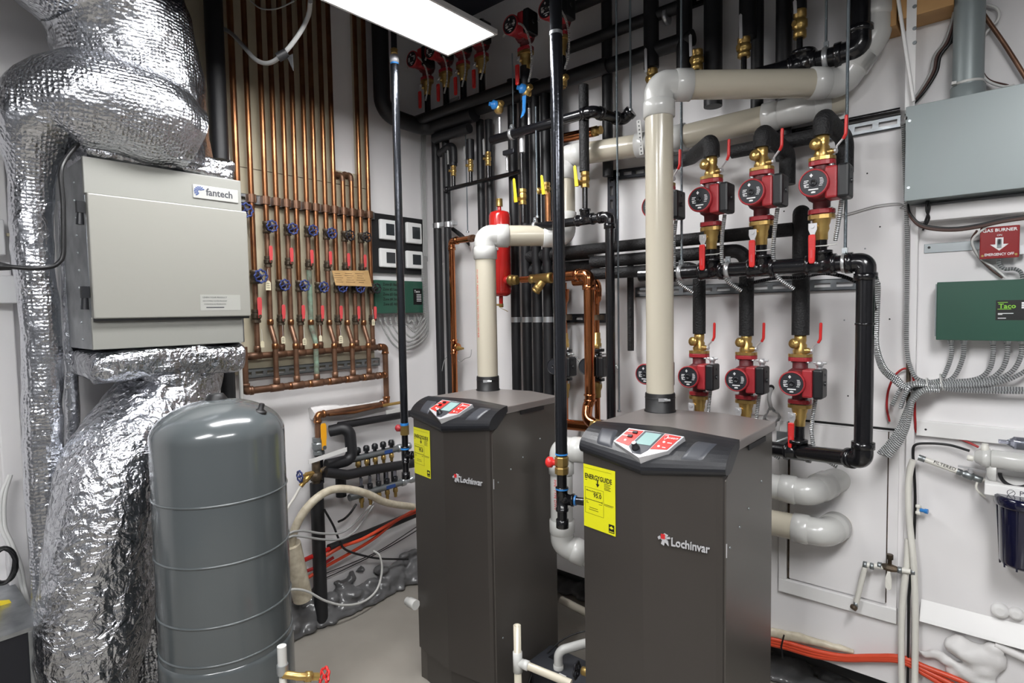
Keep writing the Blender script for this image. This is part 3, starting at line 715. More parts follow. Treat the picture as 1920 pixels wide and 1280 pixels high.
# headers
y0=L(455,668,OFF).y; y1=L(722,652,OFF).y; x=XL+OFF
zE=L(728,757,OFF).z; yEn=L(595,778,OFF).y; zEn=L(595,776,OFF).z; zV=L(588,826,OFF).z
t=thing('copper_header','upper copper manifold pipe that turns down beside the green box and back left','pipe',(x,y1,zE))
b=MB(); b.tube([(x,y0,HZ_up),(x,y1,HZ_up),(x,y1,(zE+zEn)/2),(x,yEn,(zE+zEn)/2),(x,yEn,zV)],.0145,16,.03); b.build('pipe','copper_old',t)
zm=(zE+zEn)/2
for P,d1,d2 in (((x,y1,HZ_up),(0,-1,0),(0,0,-1)),((x,y1,zm),(0,0,1),(0,-1,0)),((x,yEn,zm),(0,1,0),(0,0,-1))): elbow(t,P,d1,d2,.0165,.028,'copper',hub=.012)
yl=[L(p_[0],660,OFF).y for p_ in LOW]
for yy in yl:
    b=MB(); b.lathe((x,yy-.03,HZ_up),(0,1,0),[(.0145,0),(.0168,.001),(.0168,.059),(.0145,.06)],16); b.build('tee','copper_old',t)
b=MB(); b.tube([(x+.02,yEn+.05,zm-.006),(x+.03,L(660,778,.06).y,zm-.012),(x+.02,L(715,770,.06).y,zm-.004)],.007,10,.03); b.build('side_tube','copper',t)
b=MB(); b.tube([(x+.02,L(715,770,.06).y,zm-.004),(x+.025,L(748,768,.06).y,zm-.002)],.008,10); b.build('drain_valve','brass',t)
b=MB(); b.box(L(740,770,.09),(.006,.11,.02)); b.build('white_handle','pvc_white',t)
v=graft(ball_valve_proto('zinc_dull','lever_orange',1.7),t,(x,yEn,zV-.03)); 
b=MB(); b.tube([(x,yEn,zV-.05),(x,yEn,zat((x,yEn),905))],.021,14); b.build('iron_drop','iron',t)
y0=L(460,735,.085).y; y1=L(708,706,.085).y; x=XL+.085
t=thing('copper_header','lower copper manifold pipe carrying the six bent drop pipes','pipe',(x,y0,HZ_lo))
b=MB(); b.tube([(x,y0,L(460,650,.085).z),(x,y0,HZ_lo),(x,y1,HZ_lo)],.0155,16,.02); b.build('pipe','copper_old',t)
elbow(t,(x,y0,HZ_lo),(0,0,1),(0,1,0),.0175,.022,'copper_old',hub=.012)
for p_ in UP:
    yy=L(p_[0],p_[1],OFF).y; b=MB(); b.lathe((x,yy-.03,HZ_lo),(0,1,0),[(.0155,0),(.018,.001),(.018,.059),(.0155,.06)],16); b.build('tee','copper_old',t)
    b=MB(); 
    for dy in (.055,.085): b.lathe((x,yy+dy,HZ_lo),(0,1,0),[(.0155,0),(.0175,.001),(.0175,.017),(.0155,.018)],16)
    b.build('coupling','copper',t)
b=MB(); b.sph((x,y1,HZ_lo),.0185,seg=14,rings=8); b.build('end_cap','copper_old',t)
# white foam crust on the wall along the return pipe
b=MB(); 
pts=[L(583,775,.02),L(600,770,.02),L(640,768,.02),L(690,760,.02),L(727,750,.02)]
b.tube(densify(pts,.01),[.03,.028,.016,.014,.012],18); wrinkle(b,.006,60,2); tag(b.build('foam_seal','white_foam'),'dirty white foam sealant smeared on the wall above the return pipe','foam')
# dark insulated pipes by the ventilator unit
p=L(408,200,.10); pipe('insulated_pipe','thick dark insulated pipe rising between the foil duct and the copper risers',[(p.x,p.y,2.98),(p.x,p.y,zat(p,300))],.035,'foam_smooth')
p=L(428,740,.12); pipe('insulated_pipe','short dark insulated pipe behind the cap of the grey tank',[(p.x,p.y,zat(p,690)),(p.x,p.y,0)],.028,'foam_smooth')
p=L(451,700,.13); pipe('drain_tube','thin white plastic tube behind the right side of the grey tank',[(p.x,p.y,zat(p,640)),(p.x,p.y,0)],.008,'pvc_white',seg=10,cat='tube')
pipe('cable','thin white wire running down beside the leftmost copper riser',spline([L(418,100,.04),L(420,180,.05),L(425,240,.05),L(430,300,.05)]),.003,'wire_white',0,8,cat='cable')
# grey plastic tube hanging under the light
pipe('cable','grey flexible cable looping down from the ceiling light with black tape',spline([H(582,2,2.52),D(578,30,2.0),D(560,65,2.02),D(532,100,2.05),D(505,118,2.1),D(480,112,2.15),D(455,85,2.2),D(430,60,2.3),D(392,42,2.35)]),.008,'wire_grey',0,10,cat='cable')
o=bpy.data.objects[-1] if False else None
pipe('cable','thin wire sagging across the dark top left beside the ceiling light',spline([D(470,2,2.3),D(490,16,2.3),D(520,16,2.3),D(552,2,2.3)]),.003,'wire_grey',0,8,cat='cable')
p=D(530,106,2.05); b=MB(); b.tube([p+V((-.012,-.012,-.004)),p+V((.012,.012,.014))],.016,10); b.prism([p+V((.01,.01,.0)),p+V((.028,.022,.008)),p+V((.026,.024,-.05))],(.001,.001,0)); tag(b.build('tape_wrap','black_rubber'),'black tape wrapped round the grey cable with a loose end','tape')
# ---------------------------------------------------------------- thermostats and relay box
ya=L(699,450,.03).y; yb=L(795,450,.03).y; zt_=L(745,404,.03).z; zl=L(745,512,.03).z
b=MB(); b.bb((XL+.001,ya,zl),(XL+.022,yb,zt_)); tag(b.build('mounting_board','board_black',bevel=.002),'black board holding four white thermostats','board')
for i,(x0,x1,y0_,y1_) in enumerate([(713,743,412,449),(763,791,417,457),(713,745,466,501),(763,793,470,504)]):
    a=L(x0,(y0_+y1_)/2,.04); c=L(x1,(y0_+y1_)/2,.04); m_=(a.y+c.y)/2; zc=L((x0+x1)/2,(y0_+y1_)/2,.04).z; w_=(c.y-a.y)/2; h_=(y1_-y0_)/2/1075*3.05
    t=thing('thermostat','white thermostat at the '+['upper left','upper right','lower left','lower right'][i]+' of the black board','thermostat',(XL+.022,m_,zc),group='thermostats on the black board')
    b=MB(); b.bb((XL+.022,m_-w_,zc-h_),(XL+.042,m_+w_,zc+h_)); b.build('housing','thermo_white',t,bevel=.006)
    b=MB(); b.bb((XL+.042,m_-w_*.3,zc-h_*.55),(XL+.0435,m_+w_*.72,zc+h_*.6)); b.build('display','thermo_screen',t)
ya=L(704,555,.06).y; yb=L(793,555,.06).y; zt_=L(748,526,.06).z; zl=L(748,587,.06).z
t=thing('relay_box','dark green relay box with marker writing, under the thermostat board','control box',(XL,(ya+yb)/2,zl))
b=MB(); b.bb((XL,ya,zl),(XL+.06,yb,zt_)); b.build('housing','taco_green',t,bevel=.003)
yc=L(775,555,.06).y; yd=L(791,555,.06).y; z5=L(783,541,.06).z; z6=L(783,571,.06).z
b=MB(); b.bb((XL+.06,yc,z6),(XL+.0612,yd,z5)); lb=b.build('label_plate','ink',t)
text('Taco',(XL+.0615,yc+.006,z5-.022),(0,1,0),(0,0,1),.02,'white_ink',lb,'label_text')
b=MB()
for k in range(5): b.bb((XL+.0612,yc+.022,z5-.034-.009*k),(XL+.0618,yd-.006,z5-.031-.009*k))
b.build('label_lines','white_ink',lb)
for k,s in enumerate(['Zone #1 Bath','Zone #2 Laundry','Zone #3 Garage','Zone #4 3rd Floor','Zone #5 4th Floor']):
    text(s,(XL+.0603,L(718,540,.06).y,zt_-.028-.026*k),(0,1,0),(0,0,1),.021,'sharpie',t,'marker_writing',ext=.0002,sx=.85,bold=.02)
# looping flexible conduits under the relay box and the grey cables up the corner
for i,(xs,yb_) in enumerate([(713,655),(722,648),(732,640),(742,632),(754,622),(765,613),(777,602)]):
    xe=803-i*1.3; pts=[L(xs,590,.035),L(xs+1,604,.035),L(xs+(xe-xs)*.25,yb_-12,.035),L(xs+(xe-xs)*.55,yb_,.035),L(xe-5,yb_-22,.035),L(xe,600-i*2,.035),L(xe-2,560,.035),L(xe-4,480,.035)]
    pipe('flexible_conduit',['outermost and longest','second outermost','third from outermost','middle','third from innermost','second innermost','innermost and shortest'][i]+' of the seven grey conduit loops under the green relay box',spline(pts,8),.0052,'flex_white',0,10,cat='conduit',group='conduit loops under the relay box')
for i in range(4):
    pts=[L(794+i*2.4,490,.03),L(793+i*2,400,.03),L(790+i*2.2,320,.03),L(790+i*2.4,270,.03),L(793+i*2.5,240,.04),B(812+i*2,214,.12),B(838,196-i*1.5,.16),B(860,184-i,.18)]
    pipe('cable',['leftmost','second from left','third from left','rightmost'][i]+' of the thin grey cables climbing the corner past the thermostats',spline(pts,8),.0038,'wire_grey',0,8,cat='cable',group='grey cables up the corner')
# ================================================================ BACK WALL
PVR=.0445
def pvc_run(name,label,pts,r,R,rings,m='pvc'):
    t=thing(name,label,'vent pipe',pts[0]); P=[V(p) for p in pts]
    for i in range(len(P)-1):
        a,c=P[i],P[i+1]; d=(c-a).normalized(); b=MB(); b.tube([a+d*(R*.7 if i else 0),c-d*(R*.7 if i<len(P)-2 else 0)],r,32); b.build('pipe',m,t)
    for i in range(1,len(P)-1):
        d1=(P[i-1]-P[i]).normalized(); d2=(P[i+1]-P[i]).normalized(); b=MB()
        b.tube([P[i]+d1*(R+.001),P[i],P[i]+d2*(R+.001)],r*1.05,32,R)
        for d in (d1,d2): b.lathe(P[i]+d*(R-.012),d,[(r*1.05,0),(r*1.13,.006),(r*1.13,.052),(r*1.0,.054)],32)
        b.build('elbow','pvc_white',t)
    return t
vx,vy=-.8685,1.763; z1=zat((vx,vy),160); e1=H(1583,165,z1)
t=pvc_run('vent_pipe','fat cream plastic flue rising from the nearer boiler and turning across to the right',[(vx,vy,1.165),(vx,vy,z1),(e1.x,2.165,z1+.002),(B(1640,100,.08).x,2.175,z1+.13),(B(1640,60,.07).x,2.19,2.98)],.0448,.062,None)
vx2,vy2=-1.707,1.818; z2=zat((vx2,vy2),442); e2=H(1060,442,z2); z3=zat(e2,293); e2.y=2.08; 
t2=pvc_run('vent_pipe','cream plastic flue from the farther boiler, stepping up and running right along the wall',[(vx2,vy2,1.165),(vx2,vy2,z2),(e2.x,e2.y,z2),(e2.x+.0,e2.y+.005,z3),B(1240,266,.12),B(1490,209,.10),B(1578,188,.02)],.0445,.06,None)
for tt,x,y,za,zb,s in ((t2,vx2,vy2,1.22,1.66,'HT-DR14  ABS/PVC  GAS VENTING SYSTEM 636'),):
    text(s,(x-.012,y-.0438,zb),(0,0,-1),(1,0,0),.014,'red_ink',tt,'pipe_printing',ext=.0003)
# perforated strap on vent
b=MB(); p=B(1197,225,.19); q=B(1203,290,.17); 
for k in range(12):
    a=p.lerp(q,k/12); c=p.lerp(q,(k+.6)/12); b.box((a+c)/2,(.016,.0015,(a-c).length))
    
b=MB(); b.prism([p+V((-.009,0,0)),p+V((.009,0,0)),q+V((.009,0,0)),q+V((-.009,0,0))],(0,.0015,0)); o=b.build('hanger_strap','pvc_white'); tag(o,'white perforated strap holding the farther flue beside the nearer flue','strap')
b=MB()
for k in range(9): b.lathe(p.lerp(q,(k+.5)/9),(0,-1,0),[(.0035,0),(.0035,.0006)],10)
b.build('strap_holes','ink',o)
# ---------------------------------------------------------------- circulator pump prototype
def pump_proto(body='pump_red',dark='pump_dark',box='pump_black',txt=True):
    t=thing('circulator_pump','x','pump',(0,0,0),local=True)
    b=MB(); b.lathe((0,0,-.064),(0,0,1),[(.024,0),(.024,.022),(.036,.030),(.044,.050),(.044,.078),(.036,.098),(.024,.106),(.024,.128)],20)
    b.lathe((0,.012,0),(0,-1,0),[(.046,0),(.048,.018),(.044,.034),(.040,.04)],24); b.build('volute',dark,t)
    for s in (-1,1):
        b=MB(); n=20; poly=[]
        for k in range(n):
            a=2*PI*k/n; poly.append(V((math.copysign(abs(math.cos(a))**.75,math.cos(a))*.037,math.copysign(abs(math.sin(a))**.75,math.sin(a))*.027,s*.072-.006)))
        b.prism(poly,(0,0,.014)); b.build('flange',body,t,bevel=.0015)
        for x in (-.027,.027):
            b=MB(); b.lathe((x,-.012,s*.062),(0,0,s),[(.0075,0),(.0075,.006),(.004,.008),(.004,.03)],6); b.build('flange_bolt','steel',t)
    b=MB(); b.lathe((0,-.02,0),(0,-1,0),[(.036,0),(.037,.055),(.040,.060),(.041,.078),(.039,.083),(.036,.083),(.036,.080)],28); b.build('motor',body,t)
    b=MB(); b.lathe((0,-.098,0),(0,-1,0),[(.0355,0),(.0355,.0035)],28); fc=b.build('name_plate','label_dark',t)
    b=MB(); b.lathe((0,-.1015,0),(0,-1,0),[(.010,0),(.0095,.004),(.006,.0042),(.006,.002),(.0,.002)],16); b.build('center_screw','black_plastic',fc)
    if txt:
        b=MB()
        def q(x,z,w,h): b.box((x,-.1019,z),(w,.0008,h))
        for x,z,w,h in ((-.019,.008,.012,.0022),(-.021,.003,.010,.0022),(-.019,-.003,.013,.0022),(-.018,-.010,.012,.002),(-.022,-.0065,.006,.0018),
                        (.020,.012,.008,.0015),(.0215,.008,.009,.0015),(.022,.004,.010,.0015),(.022,0,.010,.0015),(.021,-.004,.009,.0015),(.019,-.009,.009,.0015),
                        (0,-.0185,.026,.0034),(0,-.026,.012,.002),(-.006,.022,.008,.004),(-.006,.022,.003,.010)): q(x,z,w,h)
        b.build('printed_marks','white_ink',fc)
        b=MB(); b.prism([V((-.006,-.1015,-.029)),V((.006,-.1015,-.029)),V((.003,-.1015,-.024)),V((-.003,-.1015,-.024))],(0,-.0008,0)); b.build('printed_logo','white_ink',fc)
    b=MB(); b.bb((.026,-.088,-.046),(.058,-.022,.046)); b.build('terminal_base',body,t,bevel=.006)
    b=MB(); b.bb((.058,-.090,-.048),(.088,-.020,.048)); bx=b.build('terminal_cover',box,t,bevel=.007)
    b=MB(); b.lathe((.088,-.055,0),(1,0,0),[(.008,0),(.007,.004)],12); b.bb((.086,-.058,.026),(.0895,-.052,.034)); b.build('cover_screw','black_plastic',bx)
    return t
def top_valve_proto(lev='lever_red',body='brass'):
    """brass flange isolation valve above a pump: base at z=0"""
    t=thing('isolation_valve','x','valve',(0,0,0),local=True)
    b=MB(); n=20; poly=[V((math.copysign(abs(math.cos(2*PI*k/n))**.75,math.cos(2*PI*k/n))*.037,math.copysign(abs(math.sin(2*PI*k/n))**.75,math.sin(2*PI*k/n))*.027,0)) for k in range(n)]
    b.prism(poly,(0,0,.010)); b.lathe((0,0,.01),(0,0,1),[(.022,0),(.024,.010),(.020,.018),(.021,.03),(.017,.036),(.019,.046),(.019,.064),(.016,.066)],14); b.build('body',body,t)
    b=MB(); b.lathe((-.006,-.008,.044),(-.25,-1,.1),[(.009,0),(.009,.018),(.017,.019),(.017,.028),(.008,.029),(.005,.031)],18); b.build('drain_cap',body,t)
    b=MB(); b.lathe((.008,-.004,.022),(1,-.2,0),[(.010,0),(.010,.020),(.007,.022),(.007,.030)],14); st=b.build('side_stem',body,t)
    b=MB(); b.lathe((.036,-.010,.022),(1,-.2,0),[(.008,0),(.008,.006)],6); b.tube([(.039,-.010,.014),(.041,-.012,.034),(.060,-.020,.052),(.062,-.021,.060)],.0032,8,.008); b.build('handle_arm','chrome',t)
    b=MB(); b.tube([(.059,-.019,.050),(.066,-.022,.062),(.067,-.022,.112)],[.0045,.005,.0048],10,.012); b.sph((.067,-.022,.112),.005,seg=8,rings=5); b.build('handle_grip',lev,t)
    return t
def low_valve_proto(lev='lever_red',body='brass',gripm=True):
    """ball valve hanging under a pump flange: top at z=0, nipple down"""
    t=thing('isolation_valve','x','valve',(0,0,0),local=True)
    b=MB(); n=20; poly=[V((math.copysign(abs(math.cos(2*PI*k/n))**.75,math.cos(2*PI*k/n))*.037,math.copysign(abs(math.sin(2*PI*k/n))**.75,math.sin(2*PI*k/n))*.027,-.012)) for k in range(n)]
    b.prism(poly,(0,0,.012)); b.lathe((0,0,-.012),(0,0,-1),[(.026,0),(.024,.012),(.021,.020),(.022,.030),(.018,.042),(.018,.062),(.015,.064)],14)
    b.lathe((-.010,-.012,-.036),(-.3,-1,0),[(.009,0),(.009,.018),(.006,.019),(.006,.024)],10); b.build('body',body,t)
    b=MB(); b.prism([V((x-.016,-.034,z)) for x,z in ((-.012,-.026),(.012,-.026),(.012,-.045),(.007,-.058),(.007,-.075),(-.007,-.075),(-.007,-.058),(-.012,-.045))],(0,-.003,0)); b.build('handle_plate','chrome',t,bevel=.001)
    b=MB(); b.lathe((-.016,-.035,-.036),(0,-1,0),[(.006,0),(.006,.006)],6); b.build('handle_nut','chrome',t)
    b=MB(); b.prism([V((x-.017,-.043-.0*z,z)) for x,z in ((-.009,-.060),(.009,-.060),(.010,-.070),(.009,-.140),(.006,-.147),(-.006,-.147),(-.009,-.140),(-.010,-.070))],(0,.010,0)); gp=b.build('handle_grip',lev,t,bevel=.003)
    b=MB()
    for k in range(7): b.box((-.017,-.0435,-.072-.005*k),(.013,.001,.0016))
    b.box((-.017,-.0435,-.118),(.006,.001,.024)); b.build('grip_ribs','lever_pink',gp)
    b=MB(); b.lathe((0,0,-.074),(0,0,-1),[(.0165,0),(.0165,.09)],14); b.build('nipple','iron',t)
    return t
PP=pump_proto(); TV=top_valve_proto(); LV=low_valve_proto(); PROTO+=[PP,TV,LV]
OU=.31; OL=.15
UPX=[(1334,382),(1428,369),(1541,351)]; LOX=[(1311,699),(1399,710),(1500,713)]
zu=1.835; zl=1.227; zh=1.605; zb_=1.022; zc_=.985
US=[V((B(px,py,OU).x,YB-OU,zu)) for px,py in UPX]; LS=[V((B(px,py,OL).x,YB-OL,zl)) for px,py in LOX]
# a fourth line behind the flue
US.insert(0,V((US[0].x-.17,YB-OU,zu))); LS.insert(0,V((LS[0].x-.175,YB-OL,zl)))
nm=['half hidden by the flue','left of three in view','middle of three in view','rightmost']
for i,p in enumerate(US):
    rz=0 if i else 0
    dup(PP,p,0,'red circulator pump in the upper row, '+nm[i],'red circulator pumps')
    dup(TV,p+V((0,0,.081)),0,'brass valve with upright red handle above the upper row pump, '+nm[i],'brass valves above the pumps')
    dup(LV,p+V((0,0,-.081)),0,'brass valve with hanging red handle under the upper row pump, '+nm[i],'valves under the pumps')
for i,p in enumerate(LS):
    dup(PP,p,0,'red circulator pump in the lower row, '+nm[i],'red circulator pumps')
    dup(TV,p+V((0,0,.081)),0,'brass valve with upright red handle above the lower row pump, '+nm[i],'brass valves above the pumps')
    dup(LV,p+V((0,0,-.081)),0,'brass valve with hanging handle under the lower row pump, '+['hidden behind the nearer flue','left of three in view','middle of three in view','rightmost, its red grip showing'][i],'valves under the pumps')
# ---- threaded headers
def header(name,label,pts,r,tees,els,R=.034,flip=None):
    t=thing(name,label,'pipe',pts[0]); b=MB(); b.tube(pts,r,20,R); b.build('pipe','iron',t)
    for i in els:
        P=V(pts[i]); elbow(t,P,(V(pts[i-1])-P),(V(pts[i+1])-P),r*1.12,R,'iron',hub=.02)
    for P,ax,d in tees: tee(t,P,ax,d,r*1.12,.085,'iron')
    return t
HX0=B(1190,530,OU).x; HXe=B(1623,520,OU).x
hd=header('iron_header','black iron header the upper pumps stand on, looping down at the right',[(US[0].x-.1,YB-OU,zh),(HXe,YB-OU,zh),(HXe,YB-OU,zb_),(LS[3].x,YB-.17,zc_),(LS[0].x-.25,YB-.17,zc_)],.0245,[((p.x,p.y,zh),(1,0,0),(0,0,1)) for p in US]+[((LS[3].x,YB-.17,zc_),(1,0,0),(0,0,1))],[1,2])
b=MB(); b.lathe((HXe,YB-OU,1.42),(0,0,1),[(.0245,0),(.0265,.002),(.0265,.006),(.0245,.008)],20); b.build('pipe_joint','iron',hd)
for p in US:
    b=MB(); b.lathe((p.x,p.y,zh+.01),(0,0,1),[(.0165,0),(.0165,.07)],14); b.build('nipple','iron',hd)
for p in LS[3:]:
    b=MB(); b.tube([(p.x,p.y,zl-.22),(p.x,YB-.17,zc_+.03)],.0165,14); b.build('nipple','iron',hd)
# clamps on header (pipe clips)
def clip(P,ax,r,label,rodtop=None,nm_='pipe_clip'):
    t=thing(nm_,label,'pipe clamp',P); ax=V(ax).normalized(); b=MB(); b.lathe(V(P)-ax*.008,ax,[(r+.001,0),(r+.004,.001),(r+.004,.015),(r+.001,.016)],20); b.build('band','steel',t)
    b=MB(); b.box(V(P)+V((0,0,r+.010)),(.014,.010,.022)); b.cyl(V(P)+V((0,-.012,r+.008)),V(P)+V((0,.012,r+.008)),.004,8); b.build('ear','zinc',t); return t
for px,py,lab in ((1277,514,'steel clamp on the upper iron header where a rod meets it beside the flue'),(1365,510,'empty-eared steel clamp on the upper iron header between the left and middle pumps'),(1584,494,'steel clamp beside the right elbow of the upper iron header')):
    x=B(px,py,OU).x; clip((x,YB-OU,zh),(1,0,0),.0245,lab)
for i in (1,2,3):
    p=US[i]; b=MB(); b.torus((p.x,p.y,zh+.055),(0,0,1),.0185,.0022,20,6); b.cyl((p.x+.012,p.y-.014,zh+.055),(p.x+.045,p.y-.01,zh+.058),.002,6)
    tag(b.build('cable_tie','pvc_white'),'white tie on the black nipple under the upper row pump, '+nm[i],'cable tie')
# threaded rods
def rod(px,py,off,y0,y1,label,r=.0045):
    p=B(px,py,off); o=pipe('threaded_rod',label,[(p.x,p.y,min(2.98,zat(p,y0) if y0>0 else 2.98)),(p.x,p.y,zat(p,y1))],r,'rod',0,8,cat='rod')
    b=MB(); b.lathe((p.x,p.y,zat(p,y1)),(0,0,1),[(.008,0),(.008,.008)],6); b.build('nut','zinc',o); return o
rod(1278,400,OU,0,496,'threaded rod passing behind the top of the nearer flue down to the iron header')
rod(1587,300,OU,0,478,'shiny threaded rod in front of the right end of the flues, by the rightmost pump')
rod(1159,500,.24,0,772,'long thin threaded rod hanging just left of the nearer flue down to the boiler',.004)
rod(1182,100,.14,0,208,'short threaded rod in the shade above the strap on the farther flue')
rod(1549,50,.13,0,108,'threaded rod at the top right holding the shaded black pipe',.004)
rod(962,200,.25,100,242,'short thin rod above the upper middle black header, left of the blue valves',.003)
rod(1006,300,.28,200,408,'white-lit rod hanging to the middle black header behind the steel gas pipe',.004)
rod(874,300,.12,180,436,'thin rod hanging above the copper elbow left of the red cylinder',.003)
# ---- insulated L-shaped pipes
def foam_pipe(label,pts,r,rb=.05,m='foam',seg=20,name='insulated_pipe'): return pipe(name,label,pts,r,m,rb,seg)
YL=YB-OL
foam_pipe('top one of three stacked black foam pipes, turning down to the rightmost lower pump',[(B(1048,452,OL).x,YL,1.74),(LS[3].x-.022,YL,1.74)],.0235)
_fp=foam_pipe('upright black foam pipe with a rounded top, above the rightmost lower pump',[(LS[3].x,YL,zl+.155),(LS[3].x,YL,1.79)],.0275)
b=MB(); b.sph((LS[3].x,YL,1.79),.0272,seg=18,rings=10); b.build('rounded_end','foam',_fp)
foam_pipe('middle one of three stacked black foam pipes, turning down to the middle lower pump',[(B(1110,492,OL).x,YL,1.683),(LS[2].x,YL,1.683),(LS[2].x,YL,zl+.15)],.025)
foam_pipe('lowest one of three stacked black foam pipes, turning down to the left lower pump',[(B(1112,517,OL).x,YL,1.632),(LS[1].x,YL,1.632),(LS[1].x,YL,zl+.155)],.0235)
foam_pipe('thick black foam pipe end left of the three stacked foam pipes',[(B(1105,467,.08).x,YB-.07,1.74),(B(985,467,.07).x,YB-.07,1.74)],.032)
foam_pipe('black foam pipe running low behind the pipe bundle towards the stacked foam pipes',[(B(1118,498,.06).x,YB-.06,1.675),(B(985,498,.06).x,YB-.06,1.675)],.028)
foam_pipe('narrow black foam drop just left of the nearer flue',[(B(1180,560,.06).x,YB-.05,1.70),(B(1180,560,.06).x,YB-.05,1.30)],.014)
# upper elbows above pumps
ze=US[1].z+.081+.074
tops=[250,232,202]
for i in (1,2,3):
    p=US[i]; zt_=zat(p,tops[i-1]+14)
    if i==1: pts=[(p.x,p.y,ze),(p.x,p.y,zt_),(p.x-.14,p.y+.16,zt_-.0),(p.x-.30,p.y+.2,zt_-.0)]
    else: pts=[(p.x,p.y,ze),(p.x,p.y,zt_),(p.x+.02,YB-.10,zt_-.03),(p.x+.02,YB-.10,zt_-.14)]
    foam_pipe('black foam elbow feeding the upper row pump, '+nm[i],pts,.0265,.035,name='insulated_elbow')
a=B(1372,276,.1); c=B(1545,266,.1); foam_pipe('black foam pipe along the wall behind the upper pumps',[(a.x,a.y,2.05),(c.x,c.y,2.05)],.024)
b=MB(); 
# struts on the back wall
strut('strut_channel','galvanised slotted channel on the wall between the two rows of pumps',B(1195,548,0),(B(1608,540,0).x,YB,B(1195,548,0).z),(0,-1,0),pitch=.065)
a=B(1590,248,0); c=B(1690,228,0); strut('strut_channel','galvanised slotted channel left of the big grey enclosure',(B(1440,290,0).x,YB,a.z),(c.x,YB,a.z),(0,-1,0),pitch=.065)
pipe('insulated_pipe','thin black pipe resting on the channel left of the big grey enclosure',[(B(1440,270,.03).x,YB-.03,a.z+.032),(c.x,YB-.03,a.z+.032)],.008,'iron',0,10)
strut('strut_channel','dark slotted channel left of the nearer flue below the farther flue',B(1148,330,0),B(1215,322,0),(0,-1,0),m='dark_metal')
strut('strut_channel','dark upright slotted channel below the farther flue',B(1151,322,0),B(1151,470,0),(0,-1,0),m='dark_metal')
# flexible conduits of the pumps
for i in (0,1,2,3):
    p=US[i]; q=p+V((.062,-.045,-.05))
    pts=[q,q+V((-.012,.01,-.07)),q+V((-.02,.03,-.15)),q+V((-.01,.04,-.21)),q+V((.03,.07,-.25))] if i<3 else [q,q+V((-.01,.02,-.05)),q+V((-.025,.05,-.11))]
    pipe('flexible_conduit','metal flex conduit hanging from the upper row pump, '+nm[i],spline(pts,8),.0062,'flex',0,10,cat='conduit',group='pump conduits')
    p=LS[i]; q=p+V((.056,-.03,-.05)); pts=[q,q+V((-.012,.01,-.08)),q+V((-.015,.02,-.13)),q+V((.0,.02,-.19)),q+V((.06,.03,-.23))]
    pipe('flexible_conduit','metal flex conduit hanging from the lower row pump, '+nm[i],spline(pts,8),.0062,'flex',0,10,cat='conduit',group='pump conduits')
    q=LS[i]+V((.072,-.055,.048)); b=MB(); b.lathe(q,(0,0,1),[(.009,0),(.009,.01),(.012,.011),(.012,.02),(.006,.026)],12); b.cyl(q+V((-.018,0,.02)),q+V((.02,0,.02)),.004,8)
    tag(b.build('conduit_fitting','chrome'),'chrome conduit connector on top of the lower row pump, '+nm[i],'connector','pump connectors')
# header tied conduit beneath upper header
pts=[B(1380,560,.2),B(1470,520,.28),B(1540,512,.26),B(1590,522,.24),B(1632,560,.22),B(1647,600,.20)]
# ================================================================ CORNER AND MIDDLE OF BACK WALL
def vp(px,py,off,y0,y1,r,m,label,name='insulated_pipe',cat='pipe',seg=18,rb=.03,x2=None):
    p=B(px,py,off); top=2.98 if y0<=0 else zat(p,y0); return pipe(name,label,[(p.x,p.y,top),(p.x,p.y,zat(p,y1))],r,m,rb,seg,cat)
vp(822,500,.09,245,742,.0225,'foam_smooth','left one of two black foam pipes standing in the corner')
vp(841,500,.10,262,742,.0205,'foam_smooth','right one of two black foam pipes standing in the corner')
p=B(822,424,.09); q=B(841,424,.10)
b=MB(); b.lathe((p.x,p.y,zat(p,428)),(0,0,1),[(.0245,0),(.0245,.028)],18); b.lathe((q.x,q.y,zat(q,426)),(0,0,1),[(.0225,0),(.0225,.028)],18); b.bb((p.x-.04,p.y-.01,zat(p,426)),(q.x+.04,p.y+.02,zat(p,418))); tag(b.build('pipe_clamp','steel'),'bright steel double clamp round the two corner foam pipes','pipe clamp')
b=MB(); a=B(846,424,.03); c=B(868,440,.03); d_=B(880,456,.03)
for k in range(4): pipe('cable',['top','second','third','lowest'][k]+' of the dark wires fanning out right of the corner clamp',spline([a+V((0,0,-.006*k)),c+V((0,0,-.008*k)),d_+V((.0,0,-.004*k))],6),.0028,'wire_black',0,6,cat='cable',group='dark wires at the corner')
# copper pipe left of the farther flue
p=B(850,600,.10); zt_=zat(p,452); q=B(885,447,.10)
t=thing('copper_pipe','copper pipe standing between the corner foam pipes and the farther flue','pipe',(p.x,p.y,zat(p,740)))
b=MB(); b.tube([(p.x,p.y,zat(p,742)),(p.x,p.y,zt_),(q.x,p.y,zt_)],.0165,18,.03); b.build('pipe','copper_clean',t)
elbow(t,(p.x,p.y,zt_),(0,0,-1),(1,0,0),.0185,.034,'copper_clean',hub=.016); tee(t,(p.x,p.y,zat(p,650)),(0,0,1),(1,-.2,0),.0185,.08,'copper_clean')
b=MB(); z=zat(p,652); b.lathe((p.x+.035,p.y-.007,z),(1,-.2,0),[(.014,0),(.012,.015),(.009,.018),(.009,.035),(.006,.036),(.006,.055)],14); b.build('sensor_fitting','brass',t)
b=MB(); b.lathe((q.x-.015,p.y,zt_),(1,0,0),[(.02,0),(.02,.02)],8); b.lathe((q.x+.005,p.y,zt_),(.6,0,.6),[(.008,0),(.008,.02)],8); b.build('union','copper_old',t)
pipe('cable','thin grey wire curling off the small brass fitting on the copper pipe',spline([B(884,655,.06),B(882,668,.06),B(872,672,.06),B(862,678,.08),B(850,668,.09),B(835,672,.09),B(828,700,.1),B(826,735,.1)],8),.002,'wire_grey',0,6,cat='cable')
